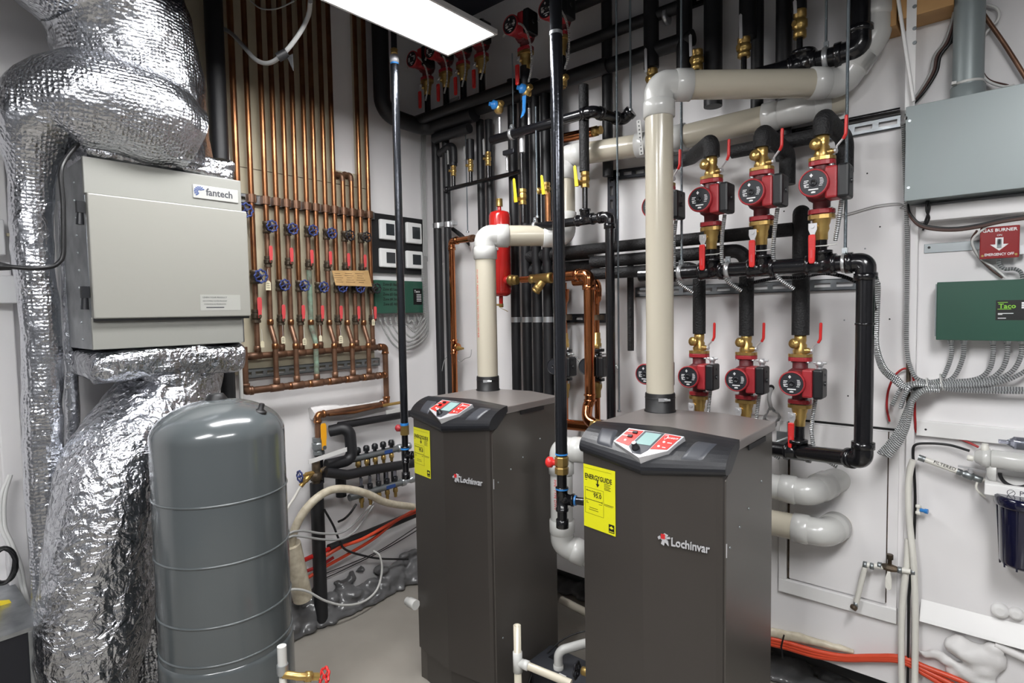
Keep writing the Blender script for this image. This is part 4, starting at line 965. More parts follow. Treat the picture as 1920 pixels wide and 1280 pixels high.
# red air separator cylinder
p=B(938,480,.20); zt_=zat(p,395); zb2=zat(p,556)
t=thing('air_separator','red steel cylinder with a brass cap, behind the farther flue','cylinder',(p.x,p.y,zb2))
h=zt_-zb2; r=.0515
b=MB(); b.lathe((p.x,p.y,zb2),(0,0,1),[(.0,0),(.03,.002),(.046,.012),(r-.001,.022),(r-.001,.03),(r,.031),(r,h-.035),(r-.001,h-.03),(r-.001,h-.022),(.044,h-.008),(.022,h-.001),(.010,h)],36); b.build('shell','red_paint',t)
b=MB(); b.lathe((p.x,p.y,zb2+h),(0,0,1),[(.009,0),(.009,.02),(.008,.021)],10); b.build('top_nipple','red_paint',t)
b=MB(); b.lathe((p.x,p.y,zb2+h+.02),(0,0,1),[(.016,0),(.016,.026),(.013,.028),(.016,.030),(.015,.036),(.006,.038)],16); b.build('vent_cap','brass_dull',t)
b=MB(); b.lathe((p.x,p.y,zb2-.035),(0,0,1),[(.010,0),(.010,.037)],10); b.build('bottom_nipple','red_paint',t)
b=MB(); b.lathe((p.x,p.y-.0,zb2-.052),(0,0,1),[(.007,0),(.011,.002),(.011,.018)],8); b.cyl((p.x-.03,p.y-.01,zb2-.038),(p.x,p.y-.002,zb2-.04),.005,8); b.build('drain_cock','brass',t)
b=MB(); b.tube(spline([(p.x+.005,p.y-.01,zb2-.055),(p.x+.03,p.y-.02,zb2-.06),(p.x+.06,p.y-.02,zb2-.072)],5),.0015,6); b.build('chain','brass_dull',t)
b=MB(); q=V((p.x-.017,p.y-r-.001,zat(p,462))); b.bb((q.x-.012,q.y-.001,q.z-.022),(q.x+.045,q.y+.012,q.z+.022)); pl=b.build('sticker','thermo_white',t)
text('HOT + DHW',(q.x-.008,q.y-.0015,q.z+.002),(1,0,0),(0,0,1),.009,'ink',pl,'sticker_text',ext=.0001); text('T',(q.x+.014,q.y-.0015,q.z-.012),(1,0,0),(0,0,1),.009,'ink',pl,'sticker_text',ext=.0001)
for dx in (-1,1):
    b=MB(); b.lathe((p.x+dx*.045,p.y-.01,zat(p,527)),(dx,-.15,0),[(.02,0),(.02,.018),(.018,.02)],16); b.build('side_port','red_paint',t)
# Y strainer branch and copper loop in front of bundle
zz=zat(B(965,525,.21),525); y_=YB-.21
xs=lambda px:B(px,522,.21).x
t=thing('strainer_branch','brass strainer and copper pipe arching right from the red cylinder and down','pipe',(xs(1105),y_,1.0))
b=MB(); b.lathe((xs(955),y_,zz),(1,0,0),[(.022,0),(.026,.004),(.026,.022),(.021,.024),(.023,.03),(.023,.045),(.018,.048),(.018,.052)],10); b.build('union','brass_dull',t)
b=MB(); b.lathe((xs(978),y_,zz),(1,0,0),[(.016,0),(.016,.06)],16); b.build('short_pipe','copper_clean',t)
b=MB(); b.lathe((xs(995),y_,zz),(1,0,0),[(.017,0),(.022,.002),(.022,.02),(.019,.022),(.019,.03),(.022,.034),(.022,.10),(.024,.102),(.024,.118),(.019,.12)],18); b.lathe((xs(1022),y_,zz),(-.62,-.1,-.72),[(.017,0),(.018,.045),(.021,.046),(.021,.062),(.018,.066),(.021,.068),(.021,.076),(.008,.078)],16); b.build('strainer','brass_dull',t)
xe=xs(1104); q=V((xe,y_,0)); zB=zat(q,752)
b=MB(); b.tube([(xs(1040),y_,zz+.004),(xe,y_,zz+.004),(xe,y_,zB),(xe-.012,y_-.0,zB-.02),(xe-.0,y_-.03,zB-.075),(xe+.08,y_-.03,zB-.10)],.0225,20,.045); b.build('pipe','copper_clean',t)
elbow(t,(xe,y_,zz+.004),(-1,0,0),(0,0,-1),.0245,.046,'copper_clean',hub=.02)
b=MB()
for pz in (742,752): b.lathe((xe,y_,zat(q,pz)),(0,0,1),[(.0225,0),(.0265,.001),(.0265,.008),(.0225,.009)],20)
b.build('coupling','copper_clean',t)
b=MB(); b.lathe((xe+.03,y_-.03,zB-.092),(1,0,-.1),[(.022,0),(.028,.002),(.028,.03),(.022,.034)],8); b.build('union','brass',t)
t=thing('copper_header','thick copper pipe low behind the nearer boiler, left of its top','pipe',(xs(1080),y_,zB-.1))
a=B(1048,794,.14); c=B(1110,800,.14); b=MB(); b.tube([a,c],.024,20); b.build('pipe','copper_clean',t)
# two small zone pumps on copper drops
PK=pump_proto('pump_black','iron','pump_black',False); PROTO.append(PK)
for k,(px,label) in enumerate(((1059,'left one of two small black pumps, half behind the steel gas pipe'),(1119,'right one of two small black pumps, half behind the thick copper pipe'))):
    p=B(px,640,.11); t=thing('copper_drop','copper and brass drop pipe carrying the '+('left' if k==0 else 'right')+' small black pump','pipe',(p.x,p.y,1.0))
    zz2=lambda py:zat(p,py)
    b=MB(); b.tube([(p.x,p.y,zz2(530)),(p.x,p.y,zz2(800))],.0125,14); b.build('pipe','copper_clean',t)
    b=MB(); b.lathe((p.x,p.y,zz2(573)),(0,0,1),[(.0135,0),(.0135,.012),(.022,.028),(.022,.06),(.024,.062),(.024,.075)],16); b.build('reducer','copper_clean',t)
    b=MB(); b.lathe((p.x,p.y,zz2(652)),(0,0,1),[(.02,0),(.021,.02),(.018,.022),(.019,.04),(.016,.042),(.016,.065),(.013,.068)],14); b.build('upper_valve','brass',t)
    b=MB(); b.lathe((p.x,p.y,zz2(745)),(0,0,1),[(.013,0),(.016,.002),(.016,.03),(.022,.045),(.022,.06),(.019,.07)],14); b.build('lower_valve','brass_dull',t)
    b=MB(); b.bb((p.x-.024,p.y-.02,zz2(600)),(p.x+.028,p.y+.02,zz2(590))); b.build('pipe_clamp','bronze_old',t)
    dup(PK,(p.x,p.y,zz2(684)),0,label,'small black pumps',scale=.9)
    pipe('flexible_conduit','thin metal conduit of the '+('left' if k==0 else 'right')+' small black pump',spline([(p.x+.045,p.y-.04,zz2(663)),(p.x+.075,p.y-.04,zz2(662)),(p.x+.10,p.y-.03,zz2(675)),(p.x+.115,p.y-.01,zz2(690))],6),.004,'flex',0,8,cat='conduit')
a=B(1044,597,0); c=B(1140,596,0); strut('strut_channel','dark slotted channel clamping the two copper drops',(a.x,YB,c.z),(c.x,YB,c.z),(0,-1,0),m='dark_metal')
t=thing('copper_elbow','copper elbow turning down behind the thick copper arch','pipe',B(1122,540,.1)); p=B(1119,540,.11)
b=MB(); b.tube([(p.x-.12,p.y,zat(p,525)),(p.x,p.y,zat(p,525)),(p.x,p.y,zat(p,556))],.021,18,.045); b.build('pipe','copper_clean',t)
# iron headers in the middle
p0=B(1010,424,.27); zh2=zat(p0,424); p1=B(1143,404,.27)
ih=header('iron_header','black iron header running to an elbow and down, right of the farther flue elbow',[B(990,428,.27),(p1.x,p1.y,zh2),(p1.x,p1.y,zat(p1,792))],.0185,[((B(1097,410,.27).x,YB-.27,zh2),(1,0,0),(0,0,1))],[1],R=.03)
clip((B(1004,424,.27).x,YB-.27,zh2),(1,0,0),.0185,'steel clamp on the middle iron header below the white-lit rod')
q0=B(930,262,.27); zh3=zat(q0,260); q1=B(1112,222,.27)
ih2=header('iron_header','short black iron header under the blue valves with an elbow at its right',[B(922,263,.27),(q1.x,q1.y,zh3),(q1.x+.05,YB-.12,zh3-.01),(B(1180,215,.12).x,YB-.12,zh3+.01)],.021,[],[1,2],R=.03)
clip((B(960,252,.27).x,YB-.27,zh3),(1,0,0),.021,'bright steel clamp on the short iron header under the blue valves')
for px,la in ((937,'left'),(992,'middle'),(1052,'right')):
    x=B(px,230,.27).x; b=MB(); b.cyl((x,YB-.27,zh3+.015),(x,YB-.27,zh3+.09),.0065,10); tag(b.build('nipple','chrome'),'shiny short nipple on the iron header under the '+la+' blue valve','pipe fitting')
# blue capped valves
def blue_valve(px,py,la,lev):
    p=B(px,py,.27); t=thing('blue_valve',la,'valve',p)
    b=MB(); b.lathe(p+V((0,0,-.03)),(0,0,1),[(.012,0),(.02,.008),(.022,.03),(.018,.05),(.010,.056)],14); b.lathe(p,(1,-.4,.2),[(.013,0),(.013,.035),(.009,.036)],10); b.build('body','brass',t)
    b=MB(); b.lathe(p+V((-.004,-.012,.004)),(-.5,-1,.1),[(.020,0),(.020,.018),(.016,.020),(.009,.026),(.009,.034)],18); b.build('cap','blue_cap',t)
    if lev:
        q=p+V((.006,-.03,-.03)); b=MB(); b.prism([q+V((-.010,0,0)),q+V((.012,0,0)),q+V((.011,-.004,-.07)),q+V((.006,-.012,-.088)),q+V((-.010,-.014,-.098)),q+V((-.006,-.004,-.06))],(0,.004,0)); b.build('lever','blue_cap',t,bevel=.002)
blue_valve(935,200,'blue-capped brass valve without a lever, leftmost of three in the shade',False)
blue_valve(988,170,'blue-capped brass valve with a hanging blue lever, middle of three',True)
blue_valve(1054,152,'blue-capped brass valve with a hanging blue lever, right of the steel gas pipe',True)
# upper left group of small brass valves with grey levers under foam sleeves
def small_valve(px,ytop,yf,yb0,yb1,off,la,lev,r=.014,name='ball_valve',pb=None,lm='wire_grey'):
    p=B(px,(yf+yb0)/2,off); t=thing(name,la,'valve',p); z=lambda py:zat(p,py)
    if ytop is not None:
        b=MB(); b.tube([(p.x,p.y,z(ytop)),(p.x,p.y,z(yf))],.021,14); b.build('foam_sleeve','foam_smooth',t)
    b=MB(); h=z(yb0)-z(yb1); b.lathe((p.x,p.y,z(yb1)),(0,0,1),[(r*.8,0),(r,.002),(r,h*.25),(r*.8,h*.3),(r*1.15,h*.4),(r*1.15,h*.62),(r*.8,h*.7),(r,h*.75),(r,h)],12); b.lathe((p.x,p.y,z((yb0+yb1)/2)),(-.6,-1,0),[(r*.5,0),(r*.5,.026)],8); b.build('body','brass',t)
    if lev:
        x0,y0,y1=lev; q=B(x0,y0,off+.04); q2=B(x0+1,y1,off+.04); w_=.0055; b=MB(); b.prism([q2+V((-w_,0,0)),q2+V((w_,0,0)),q+V((w_,0,0)),q+V((0,0,w_)),q+V((-w_,0,0))],(0,.004,0)); b.build('lever',lm,t,bevel=.001)
    if pb:
        b=MB(); b.tube([(p.x,p.y,z(yb1)),(p.x,p.y,z(pb))],.010,12); b.build('nipple','iron',t)
    return t
small_valve(850,277,311,311,330,.12,'small brass valve with a grey lever under a black foam elbow, leftmost of three',(839,283,308),pb=350)
small_valve(882,262,299,299,322,.12,'small brass valve with a grey lever, middle of the three left of the shiny nipples',(870,276,300),pb=342)
small_valve(915,None,283,285,311,.12,'small brass valve with a grey lever and bare top, right of the three',(906,262,290),pb=338)
p=B(850,275,.12); q=B(825,290,.10); pipe('insulated_elbow','small black foam elbow from the corner pipe to the leftmost grey-levered valve',[(q.x,q.y,zat(q,288)),(p.x,p.y,zat(q,281)),(p.x,p.y,zat(p,305))],.021,'foam_smooth',.03,14)
a=B(835,356,.12); c=B(975,322,.12); t=pipe('iron_pipe','thin black iron pipe sloping in view under the three small grey-levered valves',[a,c],.011,'iron',0,14); 
b=MB(); b.lathe(a,(c-a),[(.011,0),(.016,.001),(.016,.022),(.011,.024)],14); b.build('coupling','iron',t)
# black foam bundle
BX=[(955,.07),(978,.08),(1000,.09),(1022,.09),(1043,.08),(905,.05),(918,.05)]
for k,(px,off) in enumerate(BX[:5]):
    vp(px+12-2*k,600,off,150,742,.0235,'foam_smooth',['leftmost','second from left','middle','second from right','rightmost'][k]+' upright of the five-pipe black foam bundle between flue and gas pipe')
for k,(px,y1) in enumerate(((902,400),(919,400))):
    vp(px,350,.05,225,452,.02,'foam_smooth',['left','right'][k]+' black foam upright just behind the top of the red cylinder')
b=MB(); 
for k,(px,off) in enumerate(BX[:5]):
    p=B(px+12-2*k,600,off); b.lathe((p.x,p.y,zat(p,604)),(0,0,1),[(.0255,0),(.0255,.026)],18)
b.box(((B(967,600,.07).x+B(1047,600,.08).x)/2,YB-.055,zat(B(1000,600,.09),597)),(.30,.004,.02)); tag(b.build('bundle_clamp','steel'),'bright steel clamps ganged across the five-pipe foam bundle','pipe clamp')
# yellow handled valves
def yvalve(px,py,off,la,y0,y1,lx,ly0,m='brass'):
    p=B(px,py,off); t=thing('ball_valve',la,'valve',p); z=lambda q:zat(p,q)
    b=MB(); h=z(y0)-z(y1); b.lathe((p.x,p.y,z(y1)),(0,0,1),[(.014,0),(.018,.001),(.018,h*.22),(.015,h*.26),(.019,h*.42),(.019,h*.62),(.015,h*.74),(.018,h*.78),(.018,h-.001),(.014,h)],8,False); b.lathe((p.x,p.y,z(py+8)),(-.75,-.7,0),[(.011,0),(.011,.026),(.015,.027),(.015,.04),(.008,.042)],12); b.build('body',m,t)
    q=B(lx,ly0,off+.05); q2=B(lx+4,py+14,off+.05); b=MB(); b.prism([q2+V((-.009,0,0)),q2+V((.009,0,0)),q+V((.007,0,0)),q+V((0,0,.006)),q+V((-.006,0,0))],(0,.004,0)); b.build('lever','lever_yellow',t,bevel=.001); return t
yvalve(980,365,.25,'brass valve with a yellow lever, leftmost, above the red cylinder side',354,384,963,336)
yvalve(1024,350,.25,'brass valve with a yellow lever, middle one beside the steel gas pipe',342,366,1015,330)
yvalve(1097,335,.25,'brass valve with a yellow lever, rightmost, in front of the farther flue',322,352,1077,312)
def stub(px,off,y0,y1,r,m,la,name='iron_pipe'):
    p=B(px,(y0+y1)/2,off); return pipe(name,la,[(p.x,p.y,zat(p,y0)),(p.x,p.y,zat(p,y1))],r,m,0,14)
stub(979,.25,288,354,.010,'iron','thin black nipple above the leftmost yellow-levered valve'); stub(981,.25,384,418,.0125,'iron','black nipple between the leftmost yellow-levered valve and the header')
stub(1097,.25,352,402,.0115,'iron','black nipple between the rightmost yellow-levered valve and the header')
t=stub(1095,.25,160,322,.0205,'foam','rough black foam pipe above the rightmost yellow-levered valve','insulated_pipe')
stub(1027,.25,362,415,.0125,'copper','copper stub under the middle yellow-levered valve','copper_pipe')
stub(979,.25,250,286,.013,'chrome','shiny check fitting above the leftmost yellow-levered valve','pipe_fitting'); stub(951,.2,288,320,.006,'chrome','thin shiny nipple left of the yellow-levered valves','pipe_fitting')
p=B(955,285,.22); b=MB(); b.box(p,(.07,.02,.022)); tag(b.build('valve_body','dark_metal',bevel=.004),'small dark valve with a flat top right of the grey-levered valves','valve')
a=B(1042,262,.16); c=B(1112,247,.16); t=pipe('copper_pipe','short copper pipe in shade just above the farther flue, ending in brass',[a,c],.021,'copper_clean',0,18)
b=MB(); b.lathe(a,(1,0,0),[(.021,0),(.025,.001),(.025,.025),(.021,.026)],18); b.build('coupling','copper_clean',t); b=MB(); b.lathe(c,(1,0,0),[(.018,0),(.022,.002),(.022,.02),(.015,.022),(.018,.026),(.018,.04)],8); b.build('brass_end','brass',t)
# ---------------------------------------------------------------- gas pipes in front
t=thing('gas_pipe','shiny black steel gas pipe hanging in front, between the two boilers','pipe',(-1.086,1.5,.7))
x,y=-1.086,1.5; z=lambda py:zat((x,y),py)
b=MB(); b.tube([(x,y,2.98),(x,y,z(850))],.0195,20); b.build('pipe','iron_shiny',t)
b=MB(); b.lathe((x,y,z(888)),(0,0,1),[(.019,0),(.023,.001),(.023,.02),(.02,.024),(.023,.03),(.023,.055),(.02,.058)],8,False); b.build('valve_body','brass_dull',t)
b=MB(); b.lathe((x,y,z(852)),(0,0,1),[(.0205,0),(.0205,.005)],20); b.build('blue_sealant','blue_cap',t)
b=MB(); b.lathe((x-.015,y-.006,z(868)),(-1,-.3,0),[(.010,0),(.010,.014),(.017,.016),(.018,.03),(.012,.036)],14); b.build('red_knob','lever_red',t)
b=MB(); b.tube([(x,y,z(888)),(x,y,z(985))],.0165,18); b.build('lower_pipe','iron',t)
tee(t,(x,y,z(935)),(0,0,1),(.9,.3,0),.0185,.08,'iron'); b=MB(); b.tube([(x,y,z(935)),(x+.25,y+.07,z(935)-.0)],.0125,14); b.build('branch','iron_shiny',t)
b=MB(); b.lathe((x,y,z(990)),(0,0,1),[(.012,0),(.021,.003),(.021,.03),(.017,.031)],16); b.build('end_cap','iron',t)
b=MB(); b.lathe((x,y,z(917)),(0,0,1),[(.0215,0),(.0215,.005)],18); b.build('blue_sealant','blue_cap',t); b=MB(); b.lathe((x+.04,y+.013,z(935)),(.9,.3,0),[(.0165,0),(.0165,.006)],16); b.build('blue_sealant','blue_cap',t)
p=V((x,y,z(66))); b=MB(); b.lathe(p,(0,0,1),[(.021,0),(.021,.01)],16); b.build('band','zinc',t)
x,y=-1.868,1.5; x=-1.868
t=thing('gas_pipe','slim black steel gas pipe hanging in front of the thermostats, left of the farther boiler','pipe',(x,y,.9))
p=XP(753,600,x); x,y=p.x,p.y; z=lambda py:zat((x,y),py)
b=MB(); b.tube([(x,y,z(118)),(x,y,z(795))],.0155,18); b.build('pipe','iron_shiny',t)
b=MB(); b.tube([(x,y,z(92)),(x,y,2.98)],.012,12); b.build('upper_pipe','dark_metal',t)
b=MB(); b.lathe((x,y,z(118)),(0,0,1),[(.015,0),(.018,.001),(.018,.022),(.016,.024),(.014,.03)],12); b.build('union','silver_plastic',t)
b=MB(); b.lathe((x,y,z(102)),(0,0,1),[(.012,0),(.015,.004),(.013,.012),(.015,.018),(.011,.024)],10); b.build('brass_end','brass',t)
b=MB(); b.lathe((x,y,z(121)),(0,0,1),[(.0163,0),(.0163,.006)],14); b.build('blue_sealant','blue_cap',t); b=MB(); b.lathe((x,y,z(797)),(0,0,1),[(.018,0),(.018,.010)],14); b.build('blue_sealant','blue_cap',t); b=MB(); b.lathe((x,y,z(842)),(0,0,1),[(.0185,0),(.0185,.007)],14); b.build('blue_sealant','blue_cap',t)
b=MB(); b.lathe((x,y,z(815)),(0,0,1),[(.015,0),(.018,.001),(.018,.04),(.014,.045)],8,False); b.build('valve_body','brass_dull',t)
b=MB(); b.lathe((x-.010,y-.004,z(803)),(-1,-.3,0),[(.008,0),(.008,.01),(.014,.012),(.015,.024),(.010,.03)],12); b.build('red_knob','pump_red',t)
b=MB(); b.tube([(x,y,z(815)),(x,y,z(895))],.0135,14); b.build('lower_pipe','iron',t); tee(t,(x,y,z(852)),(0,0,1),(.9,.3,0),.0155,.07,'iron'); b=MB(); b.tube([(x,y,z(852)),(x+.2,y+.06,z(852))],.0105,12); b.build('branch','iron',t)
b=MB(); b.lathe((x,y,z(898)),(0,0,1),[(.010,0),(.018,.003),(.018,.03),(.014,.031)],14); b.build('end_cap','iron',t)
# ================================================================ SHADED TOP OF THE BACK WALL (above the lamps)
zp=B(835,118,.2).z
for k,px in enumerate((800,835,868,903)):
    x=B(px,118,.2).x; la=['first from the left','second from the left','third from the left','fourth from the left'][k]
    P=V((x,YB-.2,zp+.03)); dup(PP,P,0,'dark red circulator pump in the shade beyond the ceiling light, '+la,'shaded circulator pumps')
    dup(LV,P+V((0,0,-.081)),0,'brass valve in the shade under the shaded pump, '+la,'shaded valves')
    q=P+V((.03,-.05,-.06)); pipe('flexible_conduit','arched grey conduit beside the shaded pump, '+la,spline([P+V((-.05,-.09,-.03)),P+V((0,-.10,.01)),P+V((.05,-.09,-.01)),P+V((.085,-.08,-.07)),P+V((.075,-.06,-.14)),P+V((.03,-.04,-.20))],8),.0045,'flex_white',0,8,cat='conduit',group='arched conduits in the shade')
xa=B(770,118,.2).x; xb=B(950,118,.2).x; zq=zp-.235
pipe('insulated_pipe','long black foam header under the four shaded pumps',[(xa,YB-.2,zq),(xb+.05,YB-.2,zq)],.026,'foam_smooth')
p=B(985,70,.27)
for k,(px,py) in enumerate(((985,62),(1052,30))):
    p=B(px,py,.27); p.z=B(985,62,.27).z; la=['behind the bright end of the ceiling light','just right of the steel gas pipe top'][k]
    dup(PP,p,0,'dark red circulator pump in the deep shade '+la,'shaded circulator pumps'); dup(LV,p+V((0,0,-.081)),0,'brass valve in the deep shade '+la,'shaded valves')
    pipe('flexible_conduit','arched grey conduit in the deep shade '+la,spline([p+V((-.05,-.09,-.03)),p+V((0,-.10,.0)),p+V((.06,-.09,-.02)),p+V((.09,-.08,-.10)),p+V((.07,-.05,-.18)),p+V((.03,-.02,-.22))],8),.0045,'flex_white',0,8,cat='conduit')
    stub(px,.27,110 if k else 125,165 if k else 190,.022,'foam_smooth','short dark foam pipe under the shaded pump '+la,'insulated_pipe')
def hp(pxa,pya,pxb,pyb,off,r,la,m='foam_smooth',name='insulated_pipe'):
    a=B(pxa,pya,off); c=B(pxb,pyb,off); z=(a.z+c.z)/2; return pipe(name,la,[(a.x,a.y,z),(c.x,c.y,z)],r,m,0,16)
hp(880,212,1140,118,.10,.033,'thick dark pipe crossing the shade behind the blue-capped valves')
hp(1065,92,1290,5,.09,.024,'dark pipe crossing the shade right of the steel gas pipe, upper of two')
hp(1065,152,1300,66,.09,.030,'dark pipe crossing the shade right of the steel gas pipe, lower of two')
hp(1060,20,1140,-12,.09,.024,'dark pipe in the very top of the shade right of the gas pipe')
strut('strut_channel','slotted channel in the shade at the top left of the nearer flue',B(1150,62,.0),B(1330,-5,.0),(0,-1,0),m='dark_metal')
vp(1138,100,.06,0,330,.023,'foam_smooth','dark foam pipe standing left of the two thin hanging rods, in the shade')
vp(1110,100,.06,155,0,.02,'foam_smooth','dark upright foam pipe in the shade between gas pipe and rods') if False else None
vp(1221,60,.10,0,128,.030,'foam_smooth','thick foam sleeve above the grey-levered valve left of the nearer flue elbow')
small_valve(1223,None,128,130,168,.10,'brass valve with a pale lever left of the nearer flue elbow',(1210,92,135),r=.022,pb=225,lm='silver_plastic')
vp(1283,60,.09,0,150,.030,'foam_smooth','thick dark foam pipe behind the nearer flue elbow'); 
vp(1337,60,.07,0,200,.034,'foam_smooth','widest dark foam pipe, right of the valve above the nearer flue elbow')
small_valve(1307,None,93,95,132,.13,'brass valve with a pale lever just above the nearer flue elbow',(1294,66,105),r=.022,pb=150,lm='silver_plastic')
vp(1402,40,.09,0,72,.030,'foam_smooth','foam sleeve above the valve over the middle of the horizontal flue')
small_valve(1395,None,70,72,108,.13,'brass valve with a pale lever over the middle of the horizontal flue',(1388,28,72),r=.022,pb=150,lm='silver_plastic')
vp(1420,40,.05,0,235,.022,'foam_smooth','dark foam pipe behind the valve over the middle of the horizontal flue')
vp(1470,60,.06,0,300,.027,'foam_smooth','dark foam pipe left of the black plastic drain elbow, at the top right')
vp(1498,10,.11,0,20,.024,'foam_smooth','short foam sleeve at the very top left of the black drain elbow')
small_valve(1500,None,18,20,72,.12,'brass valve with a tag and pale lever left of the black drain elbow',(1490,2,25),r=.021,pb=115,lm='silver_plastic')
# glossy black drain pipe with big elbow
a=B(1470,131,.13); c=B(1612,92,.13); e=V((c.x,a.y,(a.z+c.z)/2)); 
t=header('drain_pipe','glossy black pipe with a wide elbow turning up beside the ceiling joist',[(a.x-.1,a.y,e.z),(e.x,e.y,e.z),(e.x+.0,e.y,2.98)],.030,[((a.x+.06,a.y,e.z),(1,0,0),(0,0,1))],[1],R=.05)
clip((B(1549,110,.13).x,YB-.13,e.z),(1,0,0),.031,'steel clamp on the glossy black drain pipe at the top right')
clip((B(1250,30,.09).x,YB-.09,B(1250,32,.09).z),(1,0,0),.026,'bright clamp on the shaded pipe right of the hanging rods')
# left corner dark insulated pipe
p=L(715,150,.09); q=L(715,212,.09)
pipe('insulated_pipe','fat black foam pipe dropping left of the corner, then turning right',[(p.x,p.y,2.98),(p.x,p.y,q.z),(p.x+.02,YB-.13,q.z-.02),(B(890,238,.13).x,YB-.13,q.z-.02)],.042,'foam_smooth',.09)
hp(815,262,880,238,.14,.026,'short black foam pipe joining the corner foam pipes to the right') 
# ================================================================ RIGHT END OF THE BACK WALL
def wb(x0,x1,z0,z1,off0,off1): 
    b=MB(); b.bb((x0,YB-off1,z0),(x1,YB-off0,z1)); return b
XR=.6
t=thing('electrical_enclosure','big plain grey steel enclosure on the wall at the right edge','enclosure',(-.24,YB,1.797))
wb(-.2405,.33,1.797,2.076,0,.115).build('box','box_grey',t,bevel=.002)
wb(-.2425,.333,1.795,2.079,.115,.12).build('cover','box_grey',t,bevel=.0015)
for z in (1.835,2.035):
    b=MB(); b.lathe((-.232,YB-.12,z),(0,-1,0),[(.0045,0),(.004,.002)],10); b.build('cover_screw','zinc',t)
struct('trim_3',wb(-.2195,X1,1.737,1.784,0,.05),'wall_paint',bevel=.002)
xa=B(1701,800,0).x; xb=B(1716,800,0).x
struct('trim_4',wb(xa,xb,.19,1.737,0,.022),'wall_paint',bevel=.002)
b=wb(-.2094,X1,1.056,1.105,0,.02); o=b.build('wall_board','wall_white',bevel=.002); tag(o,'long white board screwed to the wall above the water filters','board')
b=MB(); b.lathe((-.185,YB-.02,1.078),(0,-1,0),[(.0035,0),(.003,.0012)],8); b.build('screw','ink',o)
# sloped skirting
b=MB(); b.prism([(-.19,YB,.512),(-.19,YB,.452),(-.19,YB-.035,.452),(-.19,YB-.03,.462)],(X1+.19,0,0)); struct('baseboard_back',b,'wall_white')
# access panel left of the corner strip
t=thing('access_panel','white painted access panel with a frame, right of the nearer boiler','panel',(-.42,YB,.41))
wb(-.6264,-.254,.41,.46,0,.018).build('bottom_rail','wall_white',t,bevel=.002)
wb(-.6264,-.600,.46,1.055,0,.018).build('side_rail','wall_white',t,bevel=.002)
wb(-.5905,-.288,.468,1.055,0,.010).build('door','wall_paint',t)
wb(-.284,-.256,.46,1.055,0,.010).build('edge_strip','wall_paint',t)
wb(-.600,-.5905,.46,1.055,0,.002).build('gap','bronze_old',t)
wb(-.288,-.284,.468,1.055,0,.002).build('gap','bronze_old',t)
b=wb(-.56,-.222,1.0605,1.0665,0,.003); struct('trim_5',b,'ink')
# upper wall board seams
b=wb(-.75,-.24,1.069,2.25,0,.006); o=b.build('wall_sheet','wall_paint'); tag(o,'white painted wall sheet the pump rows are mounted on','board')
for (px,py) in ((1470,396),(1626,325),(1650,425),(1583,600),(1590,742),(1622,466),(1668,598),(1508,735)):
    p=B(px,py,.006); b=MB(); b.lathe(p,(0,-1,0),[(.0028,0),(.0025,.0006)],8); b.build('screw_hole','zinc_dull' if px%3 else 'ink',o)
# joist, strap, rod, conduit at the top right
x0=B(1652,30,.10).x; x1=B(1684,30,.10).x; x2=B(1790,20,.06).x; z0=B(1684,38,.10).z
b=wb(x0,x1-.004,z0-.012,CEIL-.02,.0,.10); o=b.build('ceiling_joist','wood',bevel=.002); tag(o,'short end of a bare wooden joist at the top right','wood joist')
b=wb(x1,x2,z0,CEIL-.02,.0,.10); o=b.build('ceiling_joist','wood',bevel=.002); tag(o,'wide bare wooden joist behind the white metal strap, at the top right','wood joist')
x0=B(1705,120,.02).x; x1=B(1723,120,.02).x
b=wb(x0,x1,2.06,2.93,.10,.104); b.bb((x0,YB-.104,2.06),(x1,YB-.0,2.064)); o=b.build('metal_strap','wall_white'); tag(o,'white painted metal strap with bolt heads above the enclosure','strap')
for py in (12,53,80):
    p=B(1715,py,.104); b=MB(); b.lathe(p,(0,-1,0),[(.006,0),(.005,.002)],10); b.build('bolt_head','zinc_dull',o)
pipe('thin_rod','thin white rod slanting down beside the metal strap',[B(1683,-10,.13),B(1713,190,.125)],.005,'wall_white',0,8,cat='rod')
p=B(1816,100,.065); t=thing('conduit_pipe','fat grey plastic conduit entering the top of the enclosure','conduit',(p.x,p.y,2.076))
b=MB(); b.cyl((p.x,p.y,2.11),(p.x,p.y,2.98),.0375,28); b.build('pipe','box_grey',t); b=MB(); b.lathe((p.x,p.y,2.076),(0,0,1),[(.042,0),(.042,.04),(.038,.042)],28); b.build('adapter','box_grey',t)
b=MB(); z=zat(p,158); b.lathe((p.x,p.y,z-.003),(0,0,1),[(.0385,0),(.0395,.001),(.0395,.006),(.0385,.007)],28); b.box((p.x-.03,p.y-.035,z),(.012,.02,.008)); b.build('cable_tie','pvc_white',t)
# wires on the upper right
def cable(la,pts,r,m,seg=8,n=8,group=None): return pipe('cable',la,spline(pts,n),r,m,0,seg,cat='cable',group=group)
for k,(m,dx) in enumerate((('wire_brown',0),('wire_black',6),('wire_grey',-5))):
    cable(['brown','black','grey'][k]+' cable snaking down from the top right towards the left corner of the enclosure',[B(1796+dx*.4,-5,.05),B(1788+dx*.6,40,.04),B(1776+dx,78,.03),B(1757+dx,105,.03),B(1750+dx,135,.03),B(1728+dx*.8,172,.03),B(1704+dx*.4,202,.03),B(1698,222,.125)],.0045,m)
cable('black cable leaving the cable bundle towards the grey conduit',[B(1752,112,.03),B(1765,95,.03),B(1782,82,.03),B(1798,63,.03)],.003,'wire_black')
cable('dusty pink cable crossing the wall at the top right',[B(1830,5,.03),B(1850,35,.03),B(1885,85,.03),B(1925,148,.03)],.006,'copper_old')
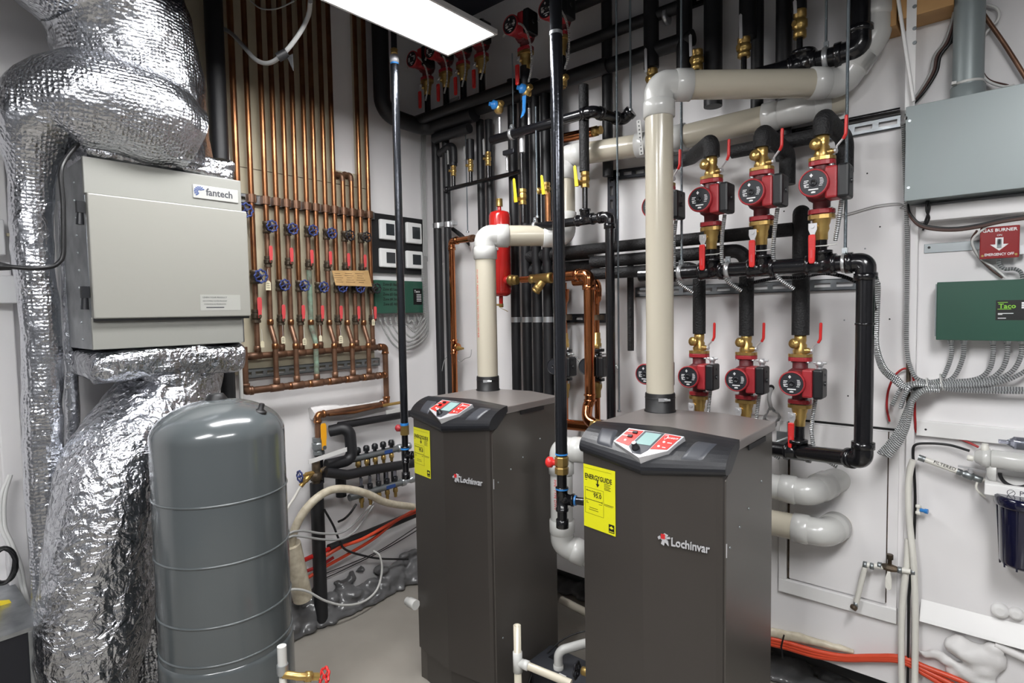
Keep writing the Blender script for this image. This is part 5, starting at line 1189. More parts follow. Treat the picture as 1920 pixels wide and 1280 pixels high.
cable('thin white cable curling right of the grey conduit',[B(1838,5,.02),B(1868,15,.02),B(1872,35,.02),B(1850,60,.02),B(1838,90,.02),B(1838,125,.03),B(1850,150,.03),B(1880,162,.05),B(1900,160,.08)],.004,'wire_white')
cable('thin dark cable curling behind the grey conduit to the enclosure top',[B(1838,128,.02),B(1855,150,.03),B(1890,160,.05)],.003,'wire_brown')
cable('thin loose wire crossing the wall from the rightmost upper pump to the corner strip',[B(1545,408,.02),B(1590,400,.02),B(1640,386,.02),B(1680,381,.02),B(1694,385,.02),B(1688,390,.02),B(1698,392,.02)],.0022,'wire_grey',6)
cable('thin dark wire behind the middle upper pump',[B(1478,290,.02),B(1470,320,.02),B(1458,345,.02),B(1462,380,.02)],.0018,'wire_black',6)
cable('black cable looping under the enclosure corner',[B(1740,376,.06),B(1742,392,.06),B(1735,415,.055),B(1729,428,.055)],.0035,'wire_black')
cable('second black cable hanging from the grommet under the enclosure',[B(1738,376,.07),B(1737,395,.07),B(1742,410,.06),B(1730,432,.055)],.003,'wire_black')
b=MB(); b.lathe(B(1739,375,.07)+V((0,0,-.002)),(0,0,1),[(.004,0),(.011,.004),(.011,.008)],12); tag(b.build('grommet','black_rubber'),'black rubber grommet in the bottom of the enclosure','grommet')
for k,(m,dz) in enumerate((('wire_brown',0),('wire_black',.004),('wire_brown',-.003))):
    d=V((0,0,dz)); cable(['brown','black','darker brown'][k]+' cable sagging under the white ledge to the right edge',[B(1702,385,.03)+d,B(1706,402,.055)+d,B(1722,420,.06)+d,B(1748,428,.06)+d,B(1790,430,.06)+d,B(1835,424,.06)+d,B(1880,414,.06)+d,B(1935,406,.06)+d],.004,m)
b=wb(B(1733,463,0).x,B(1845,455,0).x,B(1733,475,0).z,B(1733,458,0).z,0,.004); o=b.build('metal_bar','zinc_dull',bevel=.001); tag(o,'flat galvanised bar on the wall left of the red switch plate','metal bar')
b=MB(); b.lathe(B(1742,464,.004),(0,-1,0),[(.004,0),(.004,.001)],10); b.build('bolt_hole','ink',o)
# red emergency switch
xa=B(1837,455,.05).x; xb=B(1912,450,.05).x; zt_=B(1875,424,.05).z; zl_=B(1875,484,.05).z; cx=(xa+xb)/2
t=thing('emergency_switch','red emergency shut-off plate with a white arrow and switch','switch',(cx,YB,zl_))
wb(xa+.008,xb-.008,zl_+.006,zt_-.006,0,.045).build('back_box','zinc_dull',t); wb(xa,xb,zl_,zt_,.045,.05).build('plate','red_box',t,bevel=.004)
W_=xb-xa; Hh=zt_-zl_; X=(1,0,0); Zu=(0,0,1); yy=YB-.0505
text('GAS BURNER',(cx,yy,zt_-Hh*.16),X,Zu,Hh*.135,'white_ink',t,'heading_lettering',align='CENTER',bold=.02,ext=.0003,sx=1.05)
text('EMERGENCY OFF',(cx,yy,zl_+Hh*.09),X,Zu,Hh*.115,'white_ink',t,'footer_lettering',align='CENTER',bold=.02,ext=.0003,sx=.80)
text('ON',(cx,yy,zt_-Hh*.30),X,Zu,Hh*.08,'white_ink',t,'small_lettering',align='CENTER',ext=.0003)
def qz(f): return zl_+Hh*f
b=MB(); b.prism([(cx-W_*.10,yy,qz(.65)),(cx+W_*.10,yy,qz(.65)),(cx+W_*.10,yy,qz(.44)),(cx+W_*.23,yy,qz(.44)),(cx,yy,qz(.24)),(cx-W_*.23,yy,qz(.44)),(cx-W_*.10,yy,qz(.44))],(0,-.0006,0)); b.build('arrow','white_ink',t)
b=MB(); b.bb((cx-W_*.055,yy-.0006,qz(.33)),(cx+W_*.055,yy-.004,qz(.60))); b.build('switch_frame','box_grey',t,bevel=.001); b=MB(); b.box((cx,yy-.008,qz(.52)),(W_*.055,.012,Hh*.10),Matrix.Rotation(.5,3,'X')); b.build('toggle','grey_plastic',t)
for dx in (-.42,.42):
    b=MB(); b.lathe((cx+dx*W_,yy,qz(.10)),(0,-1,0),[(.0035,0),(.003,.0015)],10); b.build('screw','brass_dull',t)
pipe('flexible_conduit','short flex conduit curling from under the red switch to the green box',spline([B(1872,486,.03),B(1874,496,.03),B(1884,504,.03),B(1902,504,.03),B(1914,510,.03),B(1918,524,.03)]),.0055,'flex',0,10,cat='conduit')
b=MB(); b.box(B(1917,470,.03),(.012,.02,.02)); b.box(B(1917,462,.03),(.02,.012,.006)); tag(b.build('conduit_fitting','chrome'),'chrome fitting at the right edge beside the red switch plate','connector')
cable('white cable curving past the left side of the red switch plate',[B(1850,425,.055),B(1826,445,.05),B(1824,460,.04),B(1838,484,.02),B(1865,503,.02),B(1886,521,.02)],.0032,'wire_white')
cable('dark cable beside the white cable left of the red switch',[B(1832,432,.055),B(1822,450,.04),B(1830,475,.02),B(1855,502,.015),B(1880,521,.015)],.003,'wire_brown')
# green relay box on the right
t=thing('relay_box','big dark green relay box with a black label at the right edge','control box',(-.16,YB,1.369))
wb(-.1595,.24,1.369,1.545,0,.08).build('housing','taco_green',t,bevel=.002)
wb(-.1635,-.1575,1.38,1.54,0,.072).build('side_flange','box_grey',t)
x0=B(1867,580,.08).x; z0=B(1867,600,.08).z; z1_=B(1867,563,.08).z; x1=.14
b=MB(); b.bb((x0,YB-.081,z0),(x1,YB-.08,z1_)); lb=b.build('label_plate','ink',t); Hh=z1_-z0; yy=YB-.0815
text('Taco',(x0+.006,yy,z0+Hh*.60),X,Zu,Hh*.33,'lime',lb,'label_text',bold=.02,ext=.0002)
b=MB(); b.bb((x0+.004,yy,z0+Hh*.88),(x0+.026,yy+.0003,z0+Hh*.91)); b.bb((x0+.004,yy,z0+Hh*.54),(x0+.034,yy+.0003,z0+Hh*.57)); b.build('label_stripes','lime',lb)
b=MB()
for k in range(3): b.bb((x0+.056,yy,z0+Hh*(.58+.11*k)),(x0+.11,yy+.0003,z0+Hh*(.67+.11*k)))
for f,w_ in ((.32,.034),(.27,.010),(.08,.018)): b.bb((x0+.005,yy,z0+Hh*f),(x0+.005+w_,yy+.0003,z0+Hh*(f+.035)))
b.build('label_fields','white_ink',lb)
# flex conduits
FG='conduits fanning under the right green box'
ends=[(1783,640),(1807,640),(1862,640),(1889,640),(1916,640),(1945,640)]
mids=[[(1784,665),(1774,695),(1762,712),(1735,716)],[(1806,668),(1793,700),(1775,714),(1740,718)],[(1862,665),(1855,692),(1830,710),(1770,716)],[(1888,668),(1876,695),(1845,713),(1775,719)],[(1914,668),(1895,698),(1850,717),(1775,722)],[(1945,670),(1915,700),(1860,720),(1775,725)]]
for k,((ex,ey),ms) in enumerate(zip(ends,mids)):
    tail=[(1712,718),(1690,728),(1672,760)] if k<3 else [(1715,722),(1700,735),(1688,765)]
    pts=[B(ex,ey,.04)]+[B(x,y,.035+.004*k) for x,y in ms]+[B(x,y,.05+.012*k) for x,y in tail]
    pipe('flexible_conduit',['leftmost','second','third','fourth','fifth','sixth'][k]+' from the left of the shiny conduits fanning out under the right green box',spline(pts,8),.0062,'flex',0,12,cat='conduit',group=FG)
    b=MB(); b.lathe(B(ex,ey-4,.04),(0,0,-1),[(.010,0),(.010,.006),(.008,.007),(.008,.014)],10); b.build('connector','zinc',bpy.data.objects.get('x') or t)
for k in range(4):
    o=.07+.014*k; pts=[B(1760,726+2*k,.06+.01*k),B(1732,724+3*k,o),B(1712,742+3*k,o+.02),B(1698+3*k,772,o+.03),B(1686+5*k,800,o+.03),B(1668+7*k,828,o+.03),B(1648+6*k,850+2*k,o+.03)]
    pipe('flexible_conduit',['innermost','second','third','outermost'][k]+' of four shiny conduits sweeping down to the bottom elbow of the iron loop',spline(pts,8),.0068,'flex',0,12,cat='conduit',group='conduits sweeping to the iron loop')
for k in range(3):
    pts=[B(1636+5*k,490+20*k,.24),B(1643+2*k,540,.24),B(1641+2*k,600,.22),B(1641+2*k,650,.18),B(1652+4*k,690,.13),B(1676+3*k,714-3*k,.10),B(1700,730-3*k,.08),B(1740,728-2*k,.065),B(1790,727+2*k,.05),B(1860,728+3*k,.05),B(1935,729+3*k,.05)]
    pipe('flexible_conduit',['topmost','middle','lowest'][k]+' of three long conduits dropping beside the iron loop and running off right',spline(pts,10),.0062,'flex',0,12,cat='conduit',group='long conduits to the right edge')
pipe('flexible_conduit','single upright flex conduit at the left edge of the enclosure, bending right at its foot',spline([B(1694,232,.03),B(1696,300,.03),B(1699,380,.03),B(1701,480,.035),B(1700,580,.035),B(1700,650,.035),B(1706,685,.04),B(1718,708,.05),B(1745,718,.05)],10),.0062,'flex',0,12,cat='conduit')
pipe('conduit_pipe','thin dull pipe stub behind the crossing conduits on the corner strip',[B(1703,680,.03),B(1703,760,.03)],.006,'bronze_old',0,10,cat='conduit')
pts=[B(1380,565-28,.17),B(1450,522,.2),B(1500,520,.22),B(1545,512,.26),B(1592,522,.26),B(1630,545,.27),B(1640,580,.24)]
pipe('flexible_conduit','dark flex conduit creeping along under the upper iron header to the right elbow',spline(pts,8),.0062,'flex_dark',0,10,cat='conduit')
for (px,py) in ((1741,723),(1766,716)):
    b=MB(); b.torus(B(px,py,.07),(1,0,.2),.024,.0022,20,6); tag(b.build('cable_tie','pvc_white'),'white cable tie round the conduit bundle, '+('left' if px<1750 else 'right')+' one','cable tie')
cable('red wire arching over the conduit crossing and running on to the water filters',[B(1668,790,.02),B(1663,765,.02),B(1665,735,.02),B(1675,708,.03),B(1690,693,.03),B(1702,692,.03),B(1712,705,.03),B(1715,740,.03),B(1716,790,.03),B(1721,812,.01),B(1760,816,.01),B(1800,823,.012),B(1835,838,.02)],.0035,'wire_red')
# ------- water treatment at the right
cable('black tube running along under the white board to the filters',[B(1714,1010,.03),B(1716,940,.03),B(1714,880,.03),B(1712,850,.03),B(1716,834,.03),B(1740,831,.03),B(1780,834,.03),B(1818,845,.04)],.004,'wire_black')
a=B(1722,857,.05); c=B(1797,884,.05)
t=thing('supply_tube','white tube labelled FILTERED with a small lever valve, running to the filters','tube',a)
b=MB(); b.cyl(a+V((.012,0,-.003)),c,.0085,14); b.build('tube','pex_white',t)
d=(c-a).normalized(); b=MB(); b.lathe(a,d,[(.010,0),(.010,.012),(.0095,.013),(.0105,.018)],12); b.build('crimp_ring','zinc_dull',t)
b=MB(); b.lathe(c-d*.004,d,[(.010,0),(.010,.012),(.007,.014),(.012,.02),(.012,.04),(.009,.042),(.010,.046),(.010,.062),(.008,.064)],10); b.build('valve_body','zinc_dull',t)
q=c+d*.03; b=MB(); b.cyl(q,q+V((0,0,.024)),.007,10); b.prism([q+V((-.030,-.006,.024)),q+V((-.030,.006,.024)),q+V((.040,.006,.017)),q+V((.040,-.006,.017))],(0,0,.004)); b.build('valve_lever','silver_plastic',t)
b=MB(); b.cyl(c+d*.06,B(1848,899,.05),.005,10); b.build('outlet_tube','pex_white',t)
text('FILTERED',a+d*.040+V((0,-.0088,.001)),d,(0,0,1),.014,'ink',t,'marker_writing',ext=.0003,sx=1.0)
b=MB(); b.tube(spline([B(1842,898,.05),B(1832,905,.05),B(1832,918,.05),B(1848,932,.05)]),.0035,8); b.build('drain_tube','pex_white',t)
# vertical PEX tubes
def pex(la,pts,r=.0095,m='pex_white'): return pipe('water_tube',la,spline(pts,8),r,m,0,12,cat='tube')
pex('white plastic riser crossing from the supply tube down to the left of the pair',[B(1712,862,.045),B(1706,885,.045),B(1703,930,.04),B(1706,985,.04),B(1711,1030,.05),B(1714,1068,.05)])
pex('right one of the two white plastic risers reaching the floor',[B(1714,1068,.05),B(1716,1140,.05),B(1716,1220,.05),B(1715,1300,.06)])
pex('left one of the two white plastic risers reaching the floor',[B(1703,1010,.03),B(1700,1060,.04),B(1693,1120,.04),B(1690,1200,.04),B(1691,1300,.05)])
pipe('cable','black tube squeezed between the two white risers',[B(1712,1040,.03),B(1704,1120,.03),B(1702,1300,.03)],.004,'wire_black',0,8,cat='cable')
p=B(1722,955,.035); t=thing('tube_valve','tiny white valve with a blue tap on the black tube','valve',p)
b=MB(); b.lathe(p+V((0,0,-.016)),(0,0,1),[(.006,0),(.008,.002),(.008,.009),(.005,.011),(.005,.021),(.008,.023),(.008,.030),(.006,.032)],12); b.build('body','pex_white',t); b=MB(); b.lathe(p,(1,-.2,0),[(.006,.005),(.006,.016),(.008,.018),(.008,.026)],8); b.build('tap','blue_cap',t)
# little ball valve branch
a=B(1712,1072,.05); v=B(1668,1064,.055); c=B(1622,1058,.06); e=B(1605,1132,.06)
t=thing('drain_branch','white tube branch with a white-levered ball valve, bending down at its left end','tube',a)
b=MB(); b.tube([a,v],.0085,12); b.tube([v,c],.0085,12); b.build('tube','pex_white',t); b=MB(); b.tube([c+V((0,0,-.008)),e],.0085,12); b.build('down_tube','pex_white',t)
for k,P in enumerate((a,c,e,v+V((.028,0,0)),v+V((-.028,0,0)),c+V((.02,0,0)))):
    b=MB(); b.lathe(P+V((-.006,0,0)),(1,0,0),[(.0095,0),(.011,.001),(.011,.011),(.0095,.012)],12); b.build('crimp_ring','zinc_dull',t)
b=MB(); b.lathe(v+V((-.022,0,0)),(1,0,0),[(.009,0),(.011,.006),(.013,.015),(.013,.029),(.011,.038),(.009,.044)],8,False); b.lathe(v,(0,0,1),[(.006,0),(.006,.028),(.010,.029),(.010,.045)],8); b.build('valve_body','bronze_old',t)
q=v+V((0,-.016,-.008)); b=MB(); b.prism([q+V((-.004,0,0)),q+V((.004,0,0)),q+V((.009,-.004,-.02)),q+V((.009,-.004,-.052)),q+V((.004,-.004,-.060)),q+V((-.004,-.004,-.060)),q+V((-.009,-.004,-.052)),q+V((-.009,-.004,-.02))],(0,.004,0)); b.build('valve_lever','pex_white',t,bevel=.001)
b=MB(); b.lathe(e+V((-.012,-.004,-.010)),(.8,-.5,0),[(.008,0),(.009,.004),(.009,.016),(.005,.018)],10); b.build('spout','bronze_old',t)
# filter set
X0=B(1858,860,.09)
t=thing('membrane_housing','fat white horizontal filter cylinder with fittings at the right edge','water filter',X0)
b=MB(); b.lathe(X0+V((0,0,0)),(1,0,0),[(.024,0),(.027,.002),(.027,.30),(.02,.305)],28); b.build('cylinder','pvc_white',t)
b=MB(); b.lathe(X0+V((-.038,0,.002)),(1,0,0),[(.012,0),(.018,.004),(.026,.018),(.028,.020),(.028,.036),(.02,.038)],22); b.build('end_cap','pvc_white',t)
b=MB(); b.lathe(X0+V((-.014,-.005,.018)),(0,0,1),[(.009,0),(.010,.002),(.010,.018),(.008,.02),(.008,.026)],14); b.build('elbow_fitting','pex_white',t)
b=MB(); b.lathe(X0+V((-.055,0,-.004)),(1,0,-.1),[(.007,0),(.009,.002),(.009,.014),(.006,.016)],12); b.build('tube_fitting','pex_white',t)
q=B(1882,828,.09); t=thing('inline_filter','clear inline cartridge with grey filling above the white filter cylinder','water filter',q)
b=MB(); b.lathe(q+V((-.012,0,0)),(1,0,0),[(.006,0),(.006,.018),(.014,.03),(.018,.034),(.018,.24),(.01,.25)],22); b.build('cartridge','filter_clear',t)
b=MB(); b.lathe(q+V((.028,0,0)),(1,0,0),[(.0155,0),(.0155,.2)],20); b.build('filling','galv',t)
q=B(1853,886,.09); t=thing('filter_bracket','white pressed-metal bracket with a round leaf mark, holding the clear sump','bracket',q)
b=MB(); b.lathe(B(1850,880,.08),(1,0,0),[(.02,0),(.03,.006),(.032,.015),(.032,.022)],20); b.build('rear_cap','pvc_white',t)
a=B(1846,905,.13); z0=B(1846,926,.13).z
b=MB(); b.bb((a.x,YB-.135,z0),(.24,YB-.128,a.z)); b.bb((a.x,YB-.128,a.z-.004),(.24,YB-.0,a.z)); b.bb((a.x,YB-.006,a.z),(.24,YB-.0,a.z+.07)); b.build('plate','wall_white',t,bevel=.003)
text('PuROTwist',(B(1910,918,.135).x,YB-.1355,z0+.012),(1,0,0),(0,0,1),.018,'grey_plastic',t,'bracket_lettering',ext=.0002) if False else text('P',(B(1911,924,.135).x,YB-.1355,z0+.011),(1,0,0),(0,0,1),.020,'grey_plastic',t,'bracket_lettering',ext=.0002)
b=MB(); c=V((B(1896,915,.135).x,YB-.1355,(z0+a.z)/2)); b.torus(c,(0,1,0),.0085,.0007,28,5); b.cyl(c+V((-.005,0,-.005)),c+V((.005,0,.005)),.0007,5); b.build('bracket_mark','grey_plastic',t)
p=B(1922,1000,.12); zt_=zat(p,930); zl_=zat(p,1062)
t=thing('filter_sump','dark blue see-through filter sump hanging under the white bracket','water filter',(p.x,p.y,zl_))
b=MB(); b.lathe((p.x,p.y,zt_-.03),(0,0,1),[(.066,0),(.070,.004),(.070,.026),(.064,.030)],40); b.build('collar','filter_blue',t)
b=MB(); b.lathe((p.x,p.y,zl_),(0,0,1),[(.035,0),(.050,.003),(.055,.012),(.061,zt_-zl_-.03)],40); b.build('bowl','filter_blue',t)
for k in range(10):
    a_=2*PI*k/10; b=MB(); b.cyl((p.x+.052*math.cos(a_),p.y+.052*math.sin(a_),zl_-.002),(p.x+.062*math.cos(a_),p.y+.062*math.sin(a_),zt_-.03),.0025,6); b.build('rib','filter_blue',t)
b=MB(); b.torus(B(1905,890,.11),(0,1,0),.035,.005,28,8,arc=PI,a0=0); b.build('hose_loop','wire_black',t)
# wall lumps and painted-over foam by the floor
for (px,py,r,la) in ((1875,1142,.022,'larger round painted plug above the skirting'),(1905,1148,.018,'smaller round painted plug right of the larger one')):
    p=B(px,py,0); b=MB(); b.lathe(p,(0,-1,0),[(r,0),(r,.012),(r*.9,.018),(r*.5,.020)],20); tag(b.build('wall_plug','wall_white'),la,'plug')
def remesh(o,vs):
    r=o.modifiers.new('remesh','REMESH'); r.mode='VOXEL'; r.voxel_size=vs; r.use_smooth_shade=True
    m=o.modifiers.new('smooth','SMOOTH'); m.factor=.6; m.iterations=2
def lumps(pts,m,name,la,cat,n=1,amp=.012,seed=0):
    b=MB()
    for (p,r,sx,sy,sz) in pts: b.sph(p,r,sx,sy,sz,18,12)
    wrinkle(b,amp,14,seed,amp*.5,40); o=b.build(name,m); remesh(o,.008); tag(o,la,cat); return o
P=[]
for (px,py,r) in ((1735,1222,.022),(1755,1222,.024),(1772,1238,.026),(1785,1245,.024),(1800,1215,.045),(1825,1225,.055),(1850,1232,.050),(1862,1215,.03),(1845,1250,.045),(1815,1262,.045),(1790,1262,.03),(1840,1275,.04),(1870,1250,.03),(1800,1205,.03)): P.append((B(px,py,.02),r*.8,1.2,.7,.8))
o=lumps(P,'white_foam','wall_foam','lumpy painted-over foam blob low on the right wall','foam'); o['kind']='stuff'
a=B(1865,1207,.02); pipe('foam_bead','white foam bead running right from the painted foam blob',densify([a,B(1935,1240,.02)],.02),.012,'white_foam',0,12,cat='foam')
for k,(dy,m) in enumerate(((0,'pex_orange'),(5,'pex_orange'),(10,'pex_orange'))):
    pts=[B(1425,1193+dy,.03),B(1470,1203+dy,.03),B(1530,1220+dy,.03),B(1585,1230+dy*.6,.03),B(1640,1230+dy*.6,.03),B(1690,1232+dy*.8,.03),B(1740,1252+dy*1.5,.03),B(1800,1275+dy*3,.03),B(1850,1300+dy*4,.03)]
    pipe('heating_tube',['top','middle','lowest'][k]+' of three orange heating tubes along the foot of the back wall',spline(pts,8),.0085,m,0,10,cat='tube',group='orange tubes at the back wall')
b=MB(); b.tube(densify([B(1430,1183,.02),B(1500,1195,.02),B(1600,1222,.015)],.02),[.018,.016,.008],12); wrinkle(b,.006,30,3); tag(b.build('foam_seal','pvc_dirty'),'yellowed foam seal above the orange tubes right of the nearer boiler','foam')
pipe('cable','black tie looped round the orange tubes by the boiler',[B(1470,1190,.05),B(1465,1212,.05),B(1468,1235,.05)],.003,'wire_black',0,6,cat='cable')
# grey spray foam along the floor
def foam_band(a,c,wd,h,seed,la,n):
    random.seed(seed); P=[]; a=V(a);c=V(c); d=(c-a); nn_=V((d.y,-d.x,0)).normalized()
    for k in range(n):
        s=random.random(); u=random.uniform(-1,1); r=random.uniform(.018,.038)*(1.15-.4*abs(u)); P.append((a+d*s+nn_*u*wd+V((0,0,h*(1-.45*s)*max(0,(1-u)/2 if h>.15 else 1-abs(u))*random.random()+.005)),r,random.uniform(.8,1.5),random.uniform(.8,1.5),random.uniform(.6,.95)))
    b=MB()
    for (p,r,sx,sy,sz) in P: b.sph(p,r,sx,sy,sz,14,9)
    wrinkle(b,.005,45,seed,.006,18)
    b.v=[V((max(p.x,XL+.003),p.y,max(p.z,.001))) for p in b.v]
    o=b.build('spray_foam','spray_foam'); remesh(o,.010); tag(o,la,'foam',kind='stuff'); return o
foam_band((-2.475,1.10,0),(-2.475,2.35,0),.055,.20,11,'grey-painted lumpy spray foam along the foot of the left wall',420)
foam_band((-2.3,2.44,0),(-1.2,2.44,0),.06,.05,12,'dark lumpy spray foam at the wall foot seen between the boilers',200)
foam_band((-.95,2.42,0),(-.30,2.40,0),.08,.03,13,'grey lumpy spray foam at the wall foot right of the nearer boiler',170)
# ------- flue elbows low right of the nearer boiler
a=B(1430,906,.14); t=pvc_run('intake_pipe','upper white plastic elbow pipe behind the right side of the nearer boiler',[(a.x-.2,a.y+.02,a.z-.01),(B(1515,905,.14).x,YB-.12,a.z-.01),(B(1580,876,.05).x,YB+.05,a.z+.03)],.0435,.05,None,'pvc_white')
a=B(1447,980,.13); t=pvc_run('intake_pipe','lower white plastic elbow pipe turning into the wall right of the nearer boiler',[(a.x-.2,a.y,a.z),(B(1548,985,.12).x,YB-.12,a.z),(B(1556,985,.12).x+.01,YB+.05,a.z)],.0445,.06,None,'pvc')
# wire coil
c=B(1447,782,.06); t=thing('wire_coil','coil of thin grey wire hanging beside the rightmost lower pump','cable',c)
b=MB(); random.seed(3)
pts=[]
for k in range(90):
    a_=k*.42; r=.030+.007*math.sin(k*1.7); pts.append(c+V((r*.75*math.cos(a_),-.012*math.sin(k*.9),r*1.05*math.sin(a_))))
b.tube(spline(pts,3),.0016,6); b.build('coil','wire_grey',t)
b=MB(); b.tube(spline([c+V((0,-.005,.028)),B(1442,745,.05),B(1446,728,.02)],5),.007,10); b.build('sleeve','wire_grey',t); b=MB(); b.lathe(B(1447,726,.0),(0,-1,0),[(.012,0),(.011,.012)],12); b.build('wall_hole','black_rubber',t)
b=MB(); p=B(1470,822,.04); b.box(p,(.05,.006,.05)); b.cyl(p+V((-.02,-.02,-.01)),p+V((.02,-.0,.01)),.006,8); tag(b.build('wall_bracket','zinc'),'small zinc bracket on the wall left of the rightmost lower red handle','bracket')
# ================================================================ BETWEEN THE BOILERS
x,y=-1.262,1.74; zt_=zat((x,y),850); zl_=zat((x,y),1015)
t=pvc_run('intake_pipe','short white plastic pipe with elbows hanging between the two boilers',[(-.96,1.83,zt_+.02),(x,y,zt_+.02),(x,y,zl_-.01),(x+.12,y+.06,zl_-.06)],.0425,.055,None,'pvc_white')
text('PIPE  TYPE DWV',(x-.004,y-.0425,zt_-.09),(0,0,-1),(1,0,0),.016,'red_ink',t,'pipe_printing',ext=.0003)
b=MB(); b.lathe((-.985,1.825,zt_+.02),(1,0,0),[(.045,0),(.047,.002),(.047,.03),(.045,.032)],28); b.build('rubber_coupling','black_rubber',t)
b=MB(); b.lathe((-.975,1.825,zt_+.02),(1,0,0),[(.0475,0),(.0482,.001),(.0482,.011),(.0475,.012)],28); b.build('clamp_band','steel',t)
p=D(970,1200,1.75); zt_=zat(p,1172); zj=zat(p,1240)
t=thing('drain_stand','open-topped white plastic stub pipe with a tee, low between the boilers','pipe',(p.x,p.y,0))
b=MB(); b.lathe((p.x,p.y,0),(0,0,1),[(.0115,0),(.0115,zt_),(.0085,zt_),(.0085,zt_-.03)],18); b.build('pipe','pvc',t)
b=MB(); b.lathe((p.x,p.y,zj-.032),(0,0,1),[(.0115,0),(.0145,.001),(.0145,.063),(.0115,.064)],18); b.lathe((p.x,p.y,zj),(1,.25,-.12),[(.013,0),(.0135,.02),(.0145,.021),(.0145,.036),(.0115,.037)],18); b.build('tee','pvc_white',t)
b=MB(); b.tube([(p.x,p.y,zj),(p.x+.168,p.y+.042,zj-.02)],.0115,16); b.build('branch','pvc',t)
t=thing('condensate_pump','low black condensate tank with a white elbow in its lid, between the boilers','pump',(-1.22,1.68,0))
b=MB(); b.bb((-1.335,1.62,.0),(-1.085,1.755,.14)); b.build('tank','black_plastic',t,bevel=.02)
b=MB(); b.bb((-1.342,1.613,.14),(-1.078,1.762,.158)); ld=b.build('lid','grey_plastic',t,bevel=.008)
b=MB(); b.box((-1.19,1.63,.1590),(.03,.010,.001)); b.build('lid_sticker','tape_white',ld)
b=MB(); b.box((-1.27,1.70,.1590),(.05,.03,.0008)); b.build('lid_mark','black_plastic',ld)
b=MB(); b.tube([(-1.225,1.655,.155),(-1.225,1.655,.225),(-1.09,1.81,.26)],.0165,18,.03); b.lathe((-1.225,1.655,.158),(0,0,1),[(.019,0),(.019,.014),(.0165,.015)],18); b.build('inlet_elbow','pvc_white',t)
b=MB(); b.bb((-1.18,1.81,.09),(-1.085,1.89,.245)); b.build('motor_housing','tape_white',t,bevel=.006)
pipe('water_tube','white plastic pipe crossing behind the condensate tank',[(-1.45,1.99,.21),(-1.10,1.905,.232),(-1.10,1.86,.232)],.0165,'pvc',0,16,cat='tube')
q=V((-1.085,1.60,.235)); t=thing('drain_valve','brass drain valve with a dark wheel beside the condensate tank','valve',q)
b=MB(); b.lathe(q,(1,.2,0),[(.012,0),(.015,.004),(.015,.03),(.012,.034),(.012,.06)],10); b.build('body','brass_dull',t); wheel_mb(q+V((-.018,-.004,-.004)),(-1,-.2,0),.026,6).build('handwheel','black_wheel',t)
b=MB(); b.tube([(-1.02,1.72,.30),(-1.065,1.715,.30),(-1.065,1.71,.24)],.016,14,.03); tag(b.build('copper_elbow','copper_old'),'dull copper elbow half behind the nearer boiler, above the drain valve','pipe')
pipe('cable','black cable arching beside the dull copper elbow',spline([(-1.03,1.78,.40),(-1.075,1.76,.33),(-1.085,1.74,.26),(-1.085,1.73,.165)],6),.004,'wire_black',0,8,cat='cable')
pipe('cable','thin black cable lying over the condensate tank lid',spline([(-1.14,1.82,.25),(-1.20,1.80,.245),(-1.28,1.74,.20),(-1.345,1.66,.10),(-1.345,1.60,.0+.01)],6),.003,'wire_black',0,8,cat='cable')
pipe('cable','black cable on the floor behind the condensate tank',spline([(-1.36,2.30,.02),(-1.28,2.16,.005),(-1.20,2.08,.005),(-1.12,2.05,.03)],6),.004,'wire_black',0,8,cat='cable')
# ================================================================ LOW LEFT WALL
def Lz(px,py,off): return L(px,py,off)
# tall black pipe with blue-wheeled hose valve
p=L(597,1000,.09); top=zat(p,905)
t=thing('insulated_pipe','black foam-covered pipe standing at the left wall below the orange-levered valve','pipe',(p.x,p.y,0))
b=MB(); b.tube([(p.x,p.y,.0),(p.x,p.y,top)],.031,18); b.build('foam_sleeve','foam_smooth',t)
b=MB(); b.tube([(p.x,p.y,top),(p.x,p.y,top+.10)],.019,14); b.lathe((p.x,p.y,top+.01),(0,0,1),[(.02,0),(.027,.004),(.027,.035),(.02,.04)],12); b.build('iron_tee','bronze_old',t)
q=L(590,886,.09); 
t=thing('hose_valve','brass hose valve with a blue wheel pointing left, on the low left wall','valve',q)
b=MB(); b.tube([q+V((0,.03,0)),q+V((0,-.045,0))],.012,12); b.lathe(q+V((0,-.02,-.0)),(0,-.75,-.65),[(.011,0),(.015,.02),(.015,.04),(.011,.045),(.011,.07)],12); b.build('body','brass',t)
b=MB(); b.cyl(q+V((0,-.045,0)),q+V((0,-.075,0)),.006,8); b.build('stem','brass_dull',t); wheel_mb(q+V((0,-.075,0)),(0,-1,0),.024).build('handwheel','blue_wheel',t)
e=q+V((0,-.02,0))+V((0,-.75,-.65)).normalized()*.07
pipe('hose','clear whitish hose curving down from the blue-wheeled hose valve behind the tank',spline([e,L(552,932,.09),L(538,955,.10),L(531,985,.11),L(526,1040,.12)],8),.006,'pex_white',0,10,cat='hose')
b=MB(); b.tube([q+V((0,.03,0)),q+V((0,.075,.01))],.014,12); b.lathe(q+V((0,.06,.008)),(0,1,0),[(.016,0),(.024,.003),(.024,.03),(.016,.034)],12); b.tube([q+V((0,.08,.01)),q+V((0.02,.09,-.03))],.016,10); tag(b.build('pipe_fitting','bronze_old'),'tarnished tee fittings right of the blue-wheeled hose valve','pipe fitting')
